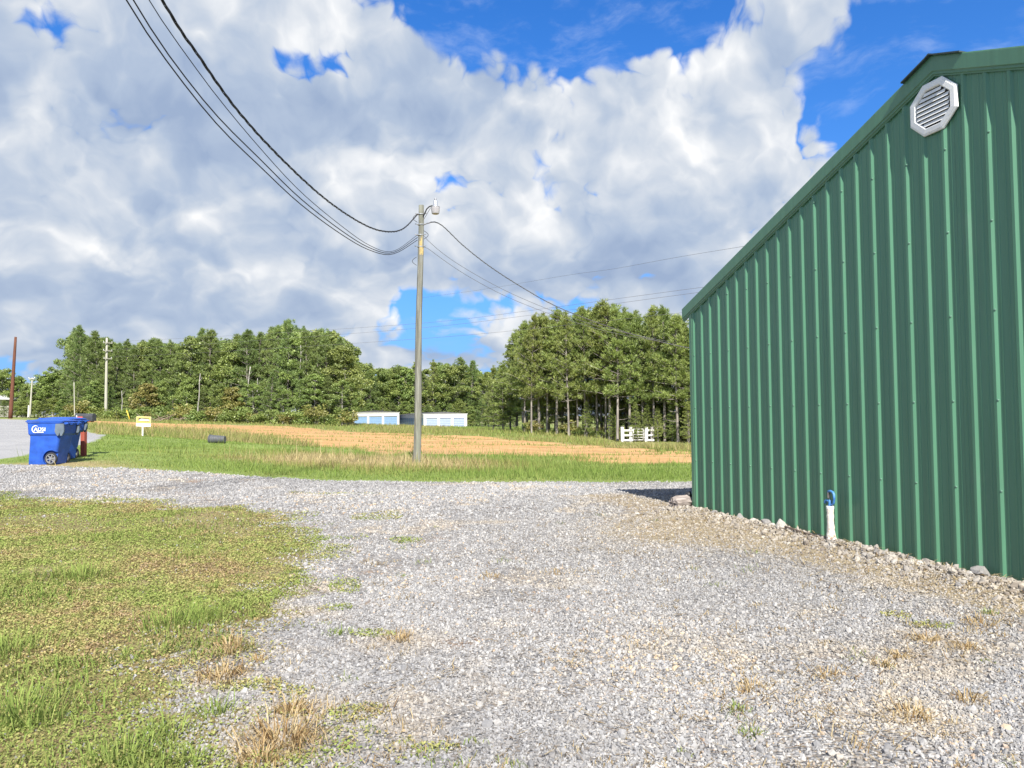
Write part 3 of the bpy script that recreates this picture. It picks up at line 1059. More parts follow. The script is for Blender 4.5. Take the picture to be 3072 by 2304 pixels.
tg.build('bare_wood_patch', M_TAG, pole)
for t in (0.965, 0.925, 0.885, 0.84):
    q = pole_pt(t)
    hw = MB().lathe([(0.098, -0.012), (0.102, -0.01), (0.102, 0.01), (0.098, 0.012)], 14, q)
    hw.tube([q + Vector((-0.10, -0.02, 0.01)), q + Vector((-0.17, -0.04, 0.02))], 0.012, 6)
    hw.tube([q + Vector((0.10, -0.02, 0.01)), q + Vector((0.17, -0.03, 0.03))], 0.012, 6)
    hw.build('bracket', M_STEEL, pole)
for sgn, z0 in ((-1, 0.965), (1, 0.90), (-1, 0.80)):
    pts = []
    for k in range(9):
        a = k / 8 * math.pi
        pts.append(pole_pt(z0, (sgn * (0.10 + 0.13 * math.sin(a)), -0.06, -0.25 * k / 8)))
    MB().tube(pts, 0.008, 5).build('jumper_wire', M_WIRE, pole)

lt = pole_pt(0.957) + PB
yl = empty('yard_light', lt)
tag(yl, 'silver dusk-to-dawn yard light on curved arm at the pole top', 'lamp')
MB().tube([(0.07, -0.05, -0.02), (0.11, -0.06, 0.06), (0.18, -0.08, 0.20), (0.26, -0.09, 0.27), (0.34, -0.10, 0.295), (0.41, -0.10, 0.30)], 0.02, 8).build('arm', M_WIRE, yl, smooth=True)
MB().tube([(0.09, -0.05, -0.10), (0.17, -0.06, 0.03), (0.30, -0.09, 0.24)], 0.007, 5).build('lead_wire', M_WIRE, yl)
LC = Vector((0.44, -0.10, 0.0))
MB().lathe([(0.028, 0.462), (0.048, 0.455), (0.056, 0.42), (0.060, 0.36), (0.064, 0.31), (0.09, 0.285), (0.13, 0.262), (0.136, 0.25), (0.13, 0.246)], 18, LC).build('housing', M_ALU, yl, smooth=True)
MB().lathe([(0.030, 0.522), (0.036, 0.515), (0.036, 0.468), (0.03, 0.458)], 12, LC).build('photocell', mat_plain('photocell_grey', (0.25, 0.26, 0.28), 0.5), yl, smooth=True)
M_GLASS = mat_plain('ribbed_refractor', (0.34, 0.325, 0.33), 0.3, 0.15, 40.0)
vs, fs, n = [], [], 36
pr = [(0.130, 0.247), (0.128, 0.20), (0.117, 0.11), (0.106, 0.055), (0.09, 0.042), (0.03, 0.04)]
for r, z in pr:
    for j in range(n):
        a = 2 * math.pi * j / n
        q = r * (1.02 if j % 2 else 0.97)
        vs.append((LC.x + q * math.cos(a), LC.y + q * math.sin(a), z))
fs = [(k * n + j, k * n + (j + 1) % n, (k + 1) * n + (j + 1) % n, (k + 1) * n + j) for k in range(len(pr) - 1) for j in range(n)]
fs.append(tuple((len(pr) - 1) * n + j for j in range(n)))
MB().add(vs, fs).build('refractor', M_GLASS, yl)


# ------------------------------------------------------------------ overhead cables
def smooth_path(pts, n=60):
    """Catmull-Rom curve through the points, evenly resampled"""
    P = np.array([tuple(p) for p in pts])
    P = np.concatenate([[2 * P[0] - P[1]], P, [2 * P[-1] - P[-2]]])
    fine = []
    for k in range(1, len(P) - 2):
        p0, p1, p2, p3 = P[k - 1:k + 3]
        for t in np.linspace(0, 1, 40, endpoint=False):
            fine.append(0.5 * (2 * p1 + (p2 - p0) * t + (2 * p0 - 5 * p1 + 4 * p2 - p3) * t * t + (3 * p1 - p0 - 3 * p2 + p3) * t ** 3))
    F = np.array(fine + [P[-2]])
    for _ in range(60):
        F[1:-1] = (F[:-2] + 2 * F[1:-1] + F[2:]) / 4
    L = np.concatenate([[0], np.cumsum(np.linalg.norm(np.diff(F, axis=0), axis=1))])
    tt = np.linspace(0, L[-1], n)
    return [Vector(p) for p in np.stack([np.interp(tt, L, F[:, k]) for k in range(3)], 1)]


def cable(name, pts, r, mat, label, twist=0.0, n=70, group=None):
    P = smooth_path(pts, n)
    if twist:
        n2 = 420
        base = smooth_path(pts, n2)
        mb = MB()
        for s in range(3):
            mb.tube([p + Vector((math.cos(k * 0.55 + s * 2.094) * twist, 0, math.sin(k * 0.55 + s * 2.094) * twist)) for k, p in enumerate(base)], r * (1 if s else 0.8), 4)
    else:
        mb = MB().tube(P, r, 5)
    o = mb.build(name, mat, smooth=True)
    tag(o, label, 'cable', group)
    return o


KX, KY = -7.0, -10.0
SC = 3072 / 2212.0


def on_line(pts, x0, y0, xe, ye):
    """picture points of a cable that hangs in the vertical plane through two ground points"""
    out = []
    for x, y in pts:
        d = ray(x * SC, y * SC)
        a = d.x / d.y
        ex, ey = xe - x0, ye - y0
        s = (a * y0 - x0) / (ex - a * ey)
        Y = y0 + s * ey
        out.append(Vector((x0 + s * ex, Y, CAM_Z + d.z / d.y * Y)))
    return out


top = PB + pole_pt(0.965)
low = PB + pole_pt(0.885)
for pts, att, r, tw, lab in [
        ([(870, 495), (830, 500), (780, 482), (700, 428), (600, 335), (510, 235), (430, 122), (350, 0)], PB + pole_pt(0.965, (-0.09, -0.04, 0)), 0.010, 0.013,
         'thick twisted service cable sagging from the pole top towards upper left'),
        ([(850, 543), (800, 531), (740, 490), (650, 415), (560, 318), (470, 210), (400, 115), (322, 0)], PB + pole_pt(0.885, (-0.09, -0.04, 0)), 0.007, 0,
         'thinnest of the four overhead cables, just left of the twisted one'),
        ([(850, 546), (800, 536), (740, 500), (650, 430), (560, 342), (470, 252), (380, 140), (288, 0)], PB + pole_pt(0.875, (-0.09, -0.04, 0)), 0.010, 0,
         'black overhead cable second from the left, running from the pole'),
        ([(850, 549), (800, 541), (740, 508), (650, 442), (560, 358), (470, 270), (370, 145), (273, 0)], PB + pole_pt(0.865, (-0.09, -0.04, 0)), 0.010, 0,
         'leftmost black overhead cable running from the pole out of the picture')]:
    P = [att] + on_line(pts, att.x, att.y, KX, KY)
    a, b = P[-2], P[-1]
    d = (b - a).normalized()
    P += [b + d * 3 + Vector((0, 0, 0.35)), b + d * 8 + Vector((0, 0, 1.8)), b + d * 14 + Vector((0, 0, 4.5))]
    cable('overhead_cable', P, r, M_WIRE, lab, tw)

for pts, t, r, tw, lab in [
        ([(948, 482), (1000, 530), (1060, 577), (1130, 622), (1200, 661), (1290, 697), (1380, 726), (1490, 752)], 0.925, 0.009, 0.011, 'twisted cable falling from the pole towards the green building'),
        ([(925, 520), (960, 550), (1010, 583), (1080, 622), (1150, 654), (1220, 681), (1320, 712)], 0.885, 0.007, 0, 'upper of two thin cables falling from the pole to the right'),
        ([(922, 535), (960, 563), (1010, 596), (1080, 634), (1150, 664), (1220, 689), (1320, 718)], 0.84, 0.007, 0, 'lower of two thin cables falling from the pole to the right')]:
    att = PB + pole_pt(t, (0.08, -0.03, 0))
    P = [att] + on_line(pts, att.x, att.y, 25, 50)
    a, b = P[-2], P[-1]
    d = (b - a).normalized()
    P += [b + d * 4 + Vector((0, 0, 0.25))]
    cable('overhead_cable', P, r, M_WIRE_GREY, lab, tw)

# distant distribution lines across the sky
for k, (a, b, c, lab) in enumerate([
        ((319, 1026, 100), (1250, 971, 70), (2074, 866, 46), 'highest long distribution line crossing low in the sky behind the pole'),
        ((319, 1050, 100), (1250, 985, 70), (2074, 880, 46), 'second distribution line crossing low in the sky behind the pole'),
        ((319, 1072, 100), (1250, 1017, 70), (2074, 935, 46), 'lowest distribution line, running behind the right-hand pines'),
        ((1268, 893, 90), (1700, 826, 70), (2030, 772, 52), 'faint power line high in the sky between the pole and green building')]):
    A, B, C = at(*a), at(*b), at(*c)
    D = C + (C - B) * 0.5
    cable('power_line', [A, A.lerp(B, 0.5) - Vector((0, 0, 0.12)), B, B.lerp(C, 0.5) - Vector((0, 0, 0.1)), C, D], 0.010, M_WIRE_GREY, lab, n=50)


# ------------------------------------------------------------------ poles by the road
def simple_pole(name, base, topp, r0, r1, mat, lab, cross=()):
    e = empty(name, base)
    tag(e, lab, 'pole')
    v = topp - base
    MB().tube([v * k / 8 for k in range(9)], [r0 + (r1 - r0) * k / 8 for k in range(9)], 10).build('shaft', mat, e, smooth=True)
    for t, half, yaw in cross:
        rot = Matrix.Rotation(yaw, 3, 'Z')
        cmb = MB().box(v * t + rot @ Vector((0, -r0 - 0.02, 0)), (2 * half, 0.09, 0.11), rot)
        arm = cmb.build('crossarm', M_POLE_GREY, e)
        for x in (-half * 0.92, half * 0.92):
            MB().lathe([(0.02, 0.05), (0.05, 0.08), (0.03, 0.11), (0.05, 0.14), (0.02, 0.2)], 8, v * t + rot @ Vector((x, -r0 - 0.02, 0))).build('insulator', M_STEEL, arm)
    return e


g0 = hit(30, 1251)
simple_pole('utility_pole', at(31, 1252, 72) - Vector((0, 0, 0.2)), at(47, 1011, 72.4), 0.19, 0.11, M_POLE_BROWN, 'dark reddish-brown pole leaning right at the far left road edge')
e = simple_pole('utility_pole', at(89, 1250, 96) - Vector((0, 0, 0.2)), at(97, 1133, 96), 0.12, 0.08, M_POLE_GREY, 'small pale pole with white lower guard, right of the brown pole', [(0.97, 0.35, 0.1)])
MB().tube([(-0.1, -0.14, 0.2), (-0.06, -0.14, 1.6)], 0.07, 8).build('guard', M_WHITE, e)
simple_pole('utility_pole', at(224, 1252, 90) - Vector((0, 0, 0.2)), at(222, 1147, 90), 0.06, 0.05, M_POLE_GREY, 'thin grey post before the trees directly behind the black mailbox')
simple_pole('utility_pole', at(317, 1259, 100) - Vector((0, 0, 0.2)), at(320.5, 1014, 100), 0.20, 0.13, M_POLE_GREY, 'tall pale grey pole with three short crossarms before the left woods',
            [(0.94, 0.62, R(62)), (0.845, 0.62, R(62)), (0.75, 0.55, R(62))])
gw0, gw1 = at(391, 1262, 96), at(380, 1231, 96)
o = MB().tube([gw0 - Vector((0, 0, 0.1)), gw1], 0.07, 8).build('guy_guard', mat_plain('yellow_plastic', (0.62, 0.42, 0.05), 0.5), smooth=True)
tag(o, 'leaning yellow guy-wire guard at the edge of the left woods', 'guy guard')

# ------------------------------------------------------------------ wheeled carts
M_CART = mat_plain('blue_plastic', (0.018, 0.082, 0.40), 0.48, 0.28, 4.0, bump=0.05, bscale=160.0)
M_CART_DK = mat_plain('grey_blue_plastic', (0.11, 0.14, 0.17), 0.5, 0.15, 8.0)
M_TYRE = mat_plain('black_rubber', (0.022, 0.022, 0.023), 0.75, 0.3, 20.0)
M_HUB = mat_plain('grey_plastic_hub', (0.19, 0.195, 0.205), 0.5, 0.2, 12.0)
M_LOGO = mat_plain('white_print', (0.68, 0.70, 0.72), 0.5, 0.10, 10.0)


def text_mesh(body, size, depth=0.0008):
    cu = bpy.data.curves.new('text', 'FONT')
    cu.body, cu.size, cu.extrude, cu.offset = body, size, depth, size * 0.018
    cu.align_x = 'CENTER'
    cu.resolution_u = 3
    ob = bpy.data.objects.new('text', cu)
    me = bpy.data.meshes.new_from_object(ob)
    bpy.data.objects.remove(ob)
    bpy.data.curves.remove(cu)
    return me


def loft(sections, name, mat, parent, cap_top=True, smooth=False):
    """rounded rectangles (z, x0, x1, y0, y1, corner) joined up"""
    vs, fs, m = [], [], 0
    for z, x0, x1, y0, y1, c in sections:
        ring = []
        for cx_, cy_, a0 in ((x1 - c, y1 - c, 0), (x0 + c, y1 - c, 90), (x0 + c, y0 + c, 180), (x1 - c, y0 + c, 270)):
            for k in range(5):
                a = R(a0 + 22.5 * k)
                ring.append((cx_ + c * math.cos(a), cy_ + c * math.sin(a), z))
        m = len(ring)
        vs += ring
    for i in range(len(sections) - 1):
        for k in range(m):
            fs.append((i * m + k, i * m + (k + 1) % m, (i + 1) * m + (k + 1) % m, (i + 1) * m + k))
    fs.append(tuple(range(m - 1, -1, -1)))
    if cap_top:
        fs.append(tuple((len(sections) - 1) * m + k for k in range(m)))
    return MB().add(vs, fs).build(name, mat, parent, smooth=smooth)


WX = 0.135


def make_cart(label):
    c = empty('wheeled_bin', (0, 0, 0))
    tag(c, label, 'bin', 'blue wheeled bins by the road')
    body = loft([(0.0, -0.43, 0.20, -0.25, 0.25, 0.05), (0.02, -0.44, 0.22, -0.26, 0.26, 0.06), (0.62, -0.40, 0.33, -0.285, 0.285, 0.07), (0.70, -0.40, 0.345, -0.288, 0.288, 0.07),
          (0.735, -0.425, 0.385, -0.312, 0.312, 0.07), (0.76, -0.43, 0.40, -0.316, 0.316, 0.07), (1.00, -0.44, 0.425, -0.325, 0.325, 0.06), (1.005, -0.455, 0.445, -0.338, 0.338, 0.06),
          (1.03, -0.455, 0.445, -0.338, 0.338, 0.06)], 'body', M_CART, c)
    # wheel arches pressed into the sides
    for sy in (-1, 1):
        cut = MB().lathe([(0.20, -0.075), (0.20, 0.075)], 26, axis='Y').build('cutter', M_CART, None, (WX, sy * 0.275, 0.15))
        md = body.modifiers.new('arch', 'BOOLEAN')
        md.operation, md.solver, md.object = 'DIFFERENCE', 'EXACT', cut
        bpy.context.view_layer.update()
        me = bpy.data.meshes.new_from_object(body.evaluated_get(bpy.context.evaluated_depsgraph_get()))
        body.modifiers.clear()
        body.data = me
        bpy.data.objects.remove(cut)
    lid = loft([(1.034, -0.475, 0.46, -0.35, 0.35, 0.06), (1.055, -0.48, 0.465, -0.352, 0.352, 0.06), (1.062, -0.46, 0.445, -0.335, 0.335, 0.06), (1.078, -0.40, 0.40, -0.29, 0.29, 0.07),
                (1.098, -0.22, 0.25, -0.20, 0.20, 0.08), (1.103, -0.15, 0.2, -0.16, 0.16, 0.08)], 'lid', M_CART, c)
    for y in (-0.2, 0.2):
        MB().box((-0.47, y, 1.075), (0.05, 0.07, 0.02)).build('lid_tab', M_CART, lid, bevel=0.006)
    hd = MB()
    hd.tube([(0.53, -0.27, 1.0), (0.53, 0.27, 1.0)], 0.016, 8)
    for y in (-0.27, 0.0, 0.27):
        hd.prism([(0.42, 1.02), (0.545, 1.02), (0.545, 0.985), (0.40, 0.95)], y - 0.015, y + 0.015)
    hd.build('handle', M_CART, c)
    for y in (-0.318, 0.318):
        gs = MB().prism([(0.27, 0.985), (0.47, 0.99), (0.475, 0.80), (0.425, 0.70), (0.385, 0.70), (0.37, 0.78), (0.34, 0.70), (0.31, 0.70), (0.25, 0.80)], y - 0.016, y + 0.016)
        gs.build('hinge_plate', M_CART_DK, c)
    MB().box((WX, 0, 0.15), (0.025, 0.5, 0.025)).build('axle', M_STEEL, c)
    for sy in (-1, 1):
        w = empty('wheel', (WX, sy * 0.262, 0.15))
        w.parent = c
        MB().lathe([(0.118, -0.03), (0.142, -0.03), (0.15, -0.018), (0.15, 0.018), (0.142, 0.03), (0.118, 0.03), (0.118, -0.03)], 28, axis='Y', caps=False).build('tyre', M_TYRE, w, smooth=False)
        hub = MB().lathe([(0.098, -0.026), (0.119, -0.026), (0.119, 0.026), (0.098, 0.026), (0.098, -0.026)], 28, axis='Y', caps=False)
        hub.lathe([(0.03, -0.03), (0.034, 0.0), (0.03, 0.03)], 14, axis='Y')
        for k in range(6):
            a = k * math.pi / 3 + 0.2
            rot = Matrix.Rotation(-a, 3, 'Y')
            hub.box(rot @ Vector((0.063, 0, 0)), (0.085, 0.036, 0.026), rot)
        hub.build('rim', M_HUB, w)
    return c


cart = make_cart('blue wheeled bin nearest the gravel with white ADSI print on its side')
p = at(146, 1393, 18.5)
cart.location = (p.x - 0.095, p.y + 0.3, h1(p.x, p.y + 0.3) - 0.01)
cart.rotation_euler = (0, 0, R(-1))
# printed logo: ring and letters, on the side that faces the camera
lg_me = text_mesh('ADSI', 0.135)
lo = link('logo_letters', lg_me, M_LOGO, cart)
lo.location = (-0.115, -0.3235, 0.815)
lo.rotation_euler = (R(90) - 0.037, 0, 0)
rg = MB()
for k in range(22):
    a0, a1 = R(50 + k * 13), R(50 + (k + 1) * 13)
    w0 = 0.022 * math.sin(math.pi * (k + 0.7) / 24) + 0.004
    w1 = 0.022 * math.sin(math.pi * (k + 1.7) / 24) + 0.004
    q = []
    for a, w in ((a0, w0), (a1, w1)):
        q += [((0.082 + w / 2) * math.cos(a), (0.082 + w / 2) * math.sin(a)), ((0.082 - w / 2) * math.cos(a), (0.082 - w / 2) * math.sin(a))]
    rg.add([(x, -0.0008, z) for x, z in q], [(0, 1, 3, 2)])
rg.add([(0.0, -0.0008, -0.088), (0.20, -0.0008, -0.088), (0.19, -0.0008, -0.064), (0.05, -0.0008, -0.064)], [(0, 1, 2, 3)])
ro = rg.build('logo_ring', M_LOGO, cart, (-0.215, -0.3265, 0.862))
ro.rotation_euler = (-0.037, 0, 0)
cart2 = make_cart('blue wheeled bin half hidden behind the one printed ADSI')
p = at(193, 1381, 19.8)
cart2.location = (p.x - 0.25, p.y + 0.32, h1(p.x, p.y + 0.32) - 0.01)
cart2.rotation_euler = (0, 0, R(-7))

# ------------------------------------------------------------------ mailbox
M_RED = wood_mat('red_brown_post', [(0.20, 0.045, 0.03), (0.28, 0.065, 0.045), (0.34, 0.10, 0.07), (0.26, 0.06, 0.045)], 0.5)
M_MBOX = mat_plain('black_mailbox', (0.05, 0.052, 0.056), 0.45, 0.25, 10.0)
M_FLAG = mat_plain('red_flag', (0.62, 0.10, 0.04), 0.5, 0.1)
bx = at(250.5, 1368, 21.2)
mbx = empty('mailbox', (bx.x, bx.y, h1(bx.x, bx.y)), R(-8))
tag(mbx, 'black mailbox with red flag on a red-brown post beside the bins', 'mailbox')
MB().box((0, 0, 0.42), (0.115, 0.115, 1.04)).build('post', M_RED, mbx, bevel=0.006)
MB().box((0.02, 0, 0.955), (0.46, 0.14, 0.025)).build('shelf', M_RED, mbx)
arch = [(-0.083, 0.0), (0.083, 0.0)] + [(0.083 * math.cos(R(a)), 0.125 + 0.083 * math.sin(R(a))) for a in range(0, 181, 15)]
vs = [(-0.21, x, 0.968 + z) for x, z in arch] + [(0.31, x, 0.968 + z) for x, z in arch]
n = len(arch)
MB().add(vs, [tuple(range(n)), tuple(range(2 * n - 1, n - 1, -1))] + [(k, k + n, (k + 1) % n + n, (k + 1) % n) for k in range(n)]).build('box', M_MBOX, mbx)
vs = [(-0.228, x * 1.06, 0.964 + z * 1.04) for x, z in arch] + [(-0.208, x * 1.06, 0.964 + z * 1.04) for x, z in arch]
dr = MB().add(vs, [tuple(range(n)), tuple(range(2 * n - 1, n - 1, -1))] + [(k, k + n, (k + 1) % n + n, (k + 1) % n) for k in range(n)]).build('door', M_MBOX, mbx)
MB().box((-0.236, 0, 1.17), (0.02, 0.03, 0.03)).build('latch', M_ALU, dr)
MB().box((-0.06, -0.091, 1.075), (0.16, 0.008, 0.028)).box((0.0, -0.091, 1.05), (0.045, 0.0085, 0.065)).build('flag', M_FLAG, mbx)
MB().box((-0.155, -0.090, 1.085), (0.03, 0.006, 0.08)).build('plate', M_LOGO, mbx)

# ------------------------------------------------------------------ yard sign
sb = hit(428, 1309)
sg = empty('yard_sign', sb, R(6))
tag(sg, 'small yellow and white sign on a white post in the green verge', 'sign')
M_YEL = mat_plain('sign_yellow', (0.72, 0.58, 0.12), 0.5, 0.06)
M_INK = mat_plain('sign_ink', (0.05, 0.05, 0.045), 0.5, 0.1)
MB().box((-0.01, 0.02, 0.28), (0.055, 0.03, 0.62)).build('post', M_WHITE, sg)
bd = MB().box((0, 0, 0.66), (0.62, 0.02, 0.44)).build('board', M_WHITE, sg)
bd.rotation_euler = (0, R(3), 0)
MB().box((0, -0.012, 0.725), (0.61, 0.004, 0.30)).build('yellow_field', M_YEL, bd)
MB().box((0.01, -0.0155, 0.735), (0.48, 0.003, 0.15)).build('dark_band', M_INK, bd)
wb = MB()
wb.add([(-0.24, -0.0180, 0.695), (-0.10, -0.0180, 0.70), (0.24, -0.0180, 0.69), (0.245, -0.0180, 0.75), (-0.10, -0.0180, 0.775), (-0.16, -0.0180, 0.74)], [(0, 1, 2, 3, 4, 5)])
wb.build('white_swoosh', M_LOGO, bd)
MB().box((-0.12, -0.012, 0.50), (0.2, 0.003, 0.018)).box((0.15, -0.012, 0.50), (0.16, 0.003, 0.026)).build('print_line', mat_plain('grey_print', (0.35, 0.36, 0.37), 0.6), bd)

# ------------------------------------------------------------------ can lying in the verge
cb = hit(655, 1330)
can = empty('plastic_can', cb, R(-4))
tag(can, 'dark grey ribbed can lying on its side in the green verge', 'can')
M_CAN = mat_plain('dark_grey_plastic', (0.075, 0.08, 0.088), 0.55, 0.25, 8.0)
prof = [(0.175, -0.33), (0.185, -0.33), (0.185, -0.295), (0.165, -0.29)]
for k in range(8):
    x = -0.27 + k * 0.065
    r = 0.163 - k * 0.0055
    prof += [(r, x), (r + 0.006, x + 0.012), (r + 0.006, x + 0.03), (r - 0.002, x + 0.042)]
prof += [(0.12, 0.26)]
MB().lathe(prof, 22, (0, 0, 0.15), 'X').build('body', M_CAN, can)
MB().lathe([(0.165, -0.3345), (0.16, -0.332)], 22, (0, 0, 0.15), 'X').build('opening', M_VOID, can)

# ------------------------------------------------------------------ storage units
M_DOOR = mat_plain('pale_blue_door', (0.20, 0.32, 0.50), 0.5, 0.10, 3.0)
M_DOOR2 = mat_plain('lilac_blue_door', (0.25, 0.31, 0.47), 0.5, 0.10, 3.0)
M_UNIT = mat_plain('white_painted_metal', (0.62, 0.62, 0.62), 0.5, 0.05, 2.0)
M_SHING = mat_plain('grey_unit_roof', (0.09, 0.09, 0.095), 0.8, 0.3, 3.0)


def door_mesh(w, h):
    mb = MB()
    n = 14
    vs = []
    for k in range(n + 1):
        z = h * k / n
        y = 0.0 if k % 2 else -0.02
        vs += [(-w / 2, y, z), (w / 2, y, z)]
    mb.add(vs, [(2 * k, 2 * k + 1, 2 * k + 3, 2 * k + 2) for k in range(n)])
    return mb.mesh('roller_door', fix=False)


def storage(name, p_left, p_right, h, depth_vec, n_side, dmat, lab):
    base = Vector((p_left.x, p_left.y, min(p_left.z, p_right.z) - 0.15))
    d = p_right - p_left
    W = math.hypot(d.x, d.y)
    yaw = math.atan2(d.y, d.x)
    e = empty(name, base, yaw)
    tag(e, lab, 'building', 'white storage unit buildings behind the clay field')
    inv = Matrix.Rotation(-yaw, 3, 'Z')
    dv = inv @ depth_vec
    L = dv.length
    hd = 0.62
    pw = 0.42
    n = 3
    bay = (W - pw) / n
    fr = MB().box((W / 2, -0.03, h - hd / 2), (W, 0.10, hd))
    fr.build('header', M_UNIT, e)
    MB().box((W / 2, -0.09, h + 0.04), (W + 0.25, 0.14, 0.13)).build('fascia', M_UNIT, e)
    for k in range(n + 1):
        MB().box((pw / 2 + bay * k, -0.025, (h - hd) / 2), (pw, 0.09, h - hd)).build('pillar', M_UNIT, e)
    me = door_mesh(bay - pw, h - hd)
    me.materials.append(dmat)
    for k in range(n):
        link('roller_door', me, None, e, (pw / 2 + bay * (k + 0.5), 0.05, 0))
    MB().add([(0, 0, h), (W, 0, h), (W + dv.x, dv.y, h), (dv.x, dv.y, h), (W / 2, -0.2, h + 0.42), (W / 2 + dv.x, dv.y, h + 0.42), (-0.15, -0.2, h + 0.10), (W + 0.15, -0.2, h + 0.10), (W + 0.15 + dv.x, dv.y, h + 0.1), (-0.15 + dv.x, dv.y, h + 0.1)],
             [(6, 4, 5, 9), (4, 7, 8, 5), (5, 8, 9), (6, 7, 4)]).build('roof', M_SHING, e)
    MB().add([(0, 0.06, 0), (dv.x, dv.y, 0), (dv.x, dv.y, h + 0.1), (0, 0.06, h + 0.1), (W, 0.06, 0), (W + dv.x, dv.y, 0), (W + dv.x, dv.y, h + 0.1), (W, 0.06, h + 0.1)],
             [(0, 1, 2, 3), (4, 7, 6, 5), (1, 5, 6, 2)]).build('wall', M_UNIT, e)
    if n_side:
        sy = math.atan2(dv.y, dv.x)
        sm = door_mesh(L / n_side - 0.7, h - hd)
        sm.materials.append(M_DOOR)
        off = Matrix.Rotation(sy, 3, 'Z') @ Vector((0, 0.04, 0))
        for k in range(n_side):
            q = dv * ((k + 0.5) / n_side) + off
            o = link('roller_door', sm, None, e, q)
            o.rotation_euler = (0, 0, sy + math.pi)
    return e


pl, pr_ = at(1271, 1287, 128), at(1401, 1287, 129)
back = at(1196, 1281, 165) - pl
back.z = 0
storage('storage_units', pl, pr_, 2.65, back, 11, M_DOOR2, 'white storage units with lilac doors just right of the pole')
pl, pr_ = at(1058, 1280, 140), at(1198, 1281, 136)
back = Vector((-0.16, 1, 0)) * 30
storage('storage_units', pl, pr_, 2.7, back, 0, M_DOOR, 'white storage units with sky-blue doors left of the pole')

# ------------------------------------------------------------------ gate and rails before the pines
M_RAIL = mat_plain('white_board', (0.56, 0.55, 0.53), 0.6, 0.12, 3.0)
M_POST = mat_plain('weathered_post', (0.32, 0.30, 0.28), 0.85, 0.3, 8.0)
GD = 60.0


def gate_pt(px, py=1327):
    p = at(px, py, GD)
    return Vector((p.x, GD, h1(p.x, GD)))


S60 = GD / FPX
for nm, xs, x0, x1, lab in [('rail_fence', (1867.5, 1893), 1870, 1899, 'short white three-rail fence left of the farm gate'),
                            ('rail_fence', (1940, 1957), 1941, 1962.5, 'short white three-rail fence right of the farm gate')]:
    b0 = gate_pt(xs[0])
    e = empty(nm, b0)
    tag(e, lab, 'fence', 'white rails beside the farm gate')
    for x in xs:
        MB().box(((x - xs[0]) * S60, 0.10, 0.52), (0.23, 0.2, 1.30)).build('post', M_POST if x in (1957,) else M_RAIL, e, bevel=0.02)
    for z in (0.90, 0.52, 0.14):
        MB().box((((x0 + x1) / 2 - xs[0]) * S60, -0.03, z), ((x1 - x0) * S60, 0.05, 0.14)).build('rail', M_RAIL, e)
    MB().box(((x0 - xs[0]) * S60 + 0.03, -0.06, 0.52), (0.07, 0.02, 0.85)).build('batten', M_RAIL, e)
b0 = gate_pt(1899)
gt = empty('farm_gate', b0)
tag(gt, 'white tubular five-bar farm gate between two short rail fences', 'gate')
gx1 = (1930 - 1899) * S60
for z in (0.16, 0.36, 0.57, 0.78, 1.0):
    MB().tube([(0, 0, z), (gx1, 0, z)], 0.035, 8).build('bar', M_RAIL, gt, smooth=True)
for x in (0.03, gx1 * 0.47, gx1):
    MB().tube([(x, -0.045, 0.10), (x, -0.045, 1.02)], 0.03, 8).build('upright', M_RAIL, gt, smooth=True)
MB().tube([(gx1 + 0.12, -0.03, 0.05), (gx1 + 0.12, -0.03, 0.95)], 0.03, 8).tube([(gx1, -0.03, 0.85), (gx1 + 0.12, -0.03, 0.85)], 0.02, 6).tube([(gx1, -0.03, 0.35), (gx1 + 0.12, -0.03, 0.35)], 0.02, 6).build('hinge_post', M_RAIL, gt)

# ------------------------------------------------------------------ house glimpsed at the far left, brush pile by the woods
hb = at(-88, 1240, 110)
hs = empty('house', (hb.x, hb.y, h1(hb.x, hb.y)), R(-20))
tag(hs, 'white house roof and wall glimpsed through trees at the far left edge', 'house')
MB().box((0, 3, 1.3), (7.2, 6, 2.6)).build('wall', mat_plain('house_siding', (0.55, 0.54, 0.50), 0.7, 0.1, 2.0), hs)
MB().prism([(-4.1, 2.45), (4.1, 2.45), (4.1, 2.6), (0, 4.5), (-4.1, 2.6)], -0.6, 6.6).build('roof', mat_plain('white_roof', (0.74, 0.74, 0.74), 0.5, 0.08, 2.0), hs)
for x in (-1.8, 1.4):
    wn = MB().box((x, -0.02, 1.5), (1.0, 0.06, 1.2)).build('window', M_UNIT, hs)
    MB().box((x, -0.06, 1.5), (0.86, 0.03, 1.05)).build('pane', mat_plain('dark_glass', (0.04, 0.05, 0.06), 0.1), wn)

bp = at(455, 1263, 93)
pile = empty('brush_pile', (bp.x, bp.y, h1(bp.x, bp.y)))
tag(pile, 'pile of dead branches at the edge of the woods behind the sign', 'brush pile')
rr = random.Random(21)
M_DEAD = mat_plain('dead_branch', (0.24, 0.18, 0.14), 0.9, 0.4, 6.0, spec=0.2)
for k in range(34):
    x, y = rr.gauss(0.4, 1.7), rr.gauss(0, 0.6)
    a, tl, L = rr.uniform(0, 6.28), rr.uniform(-0.2, 0.55), rr.uniform(0.8, 2.4)
    d = Vector((math.cos(a) * math.cos(tl), math.sin(a) * math.cos(tl), abs(math.sin(tl)))) * L
    b = Vector((x, y, rr.uniform(0, 0.35)))
    MB().tube([b, b + d * 0.5 + Vector((0, 0, 0.08)), b + d], [0.05, 0.04, 0.015], 5).build('branch', M_DEAD, pile)
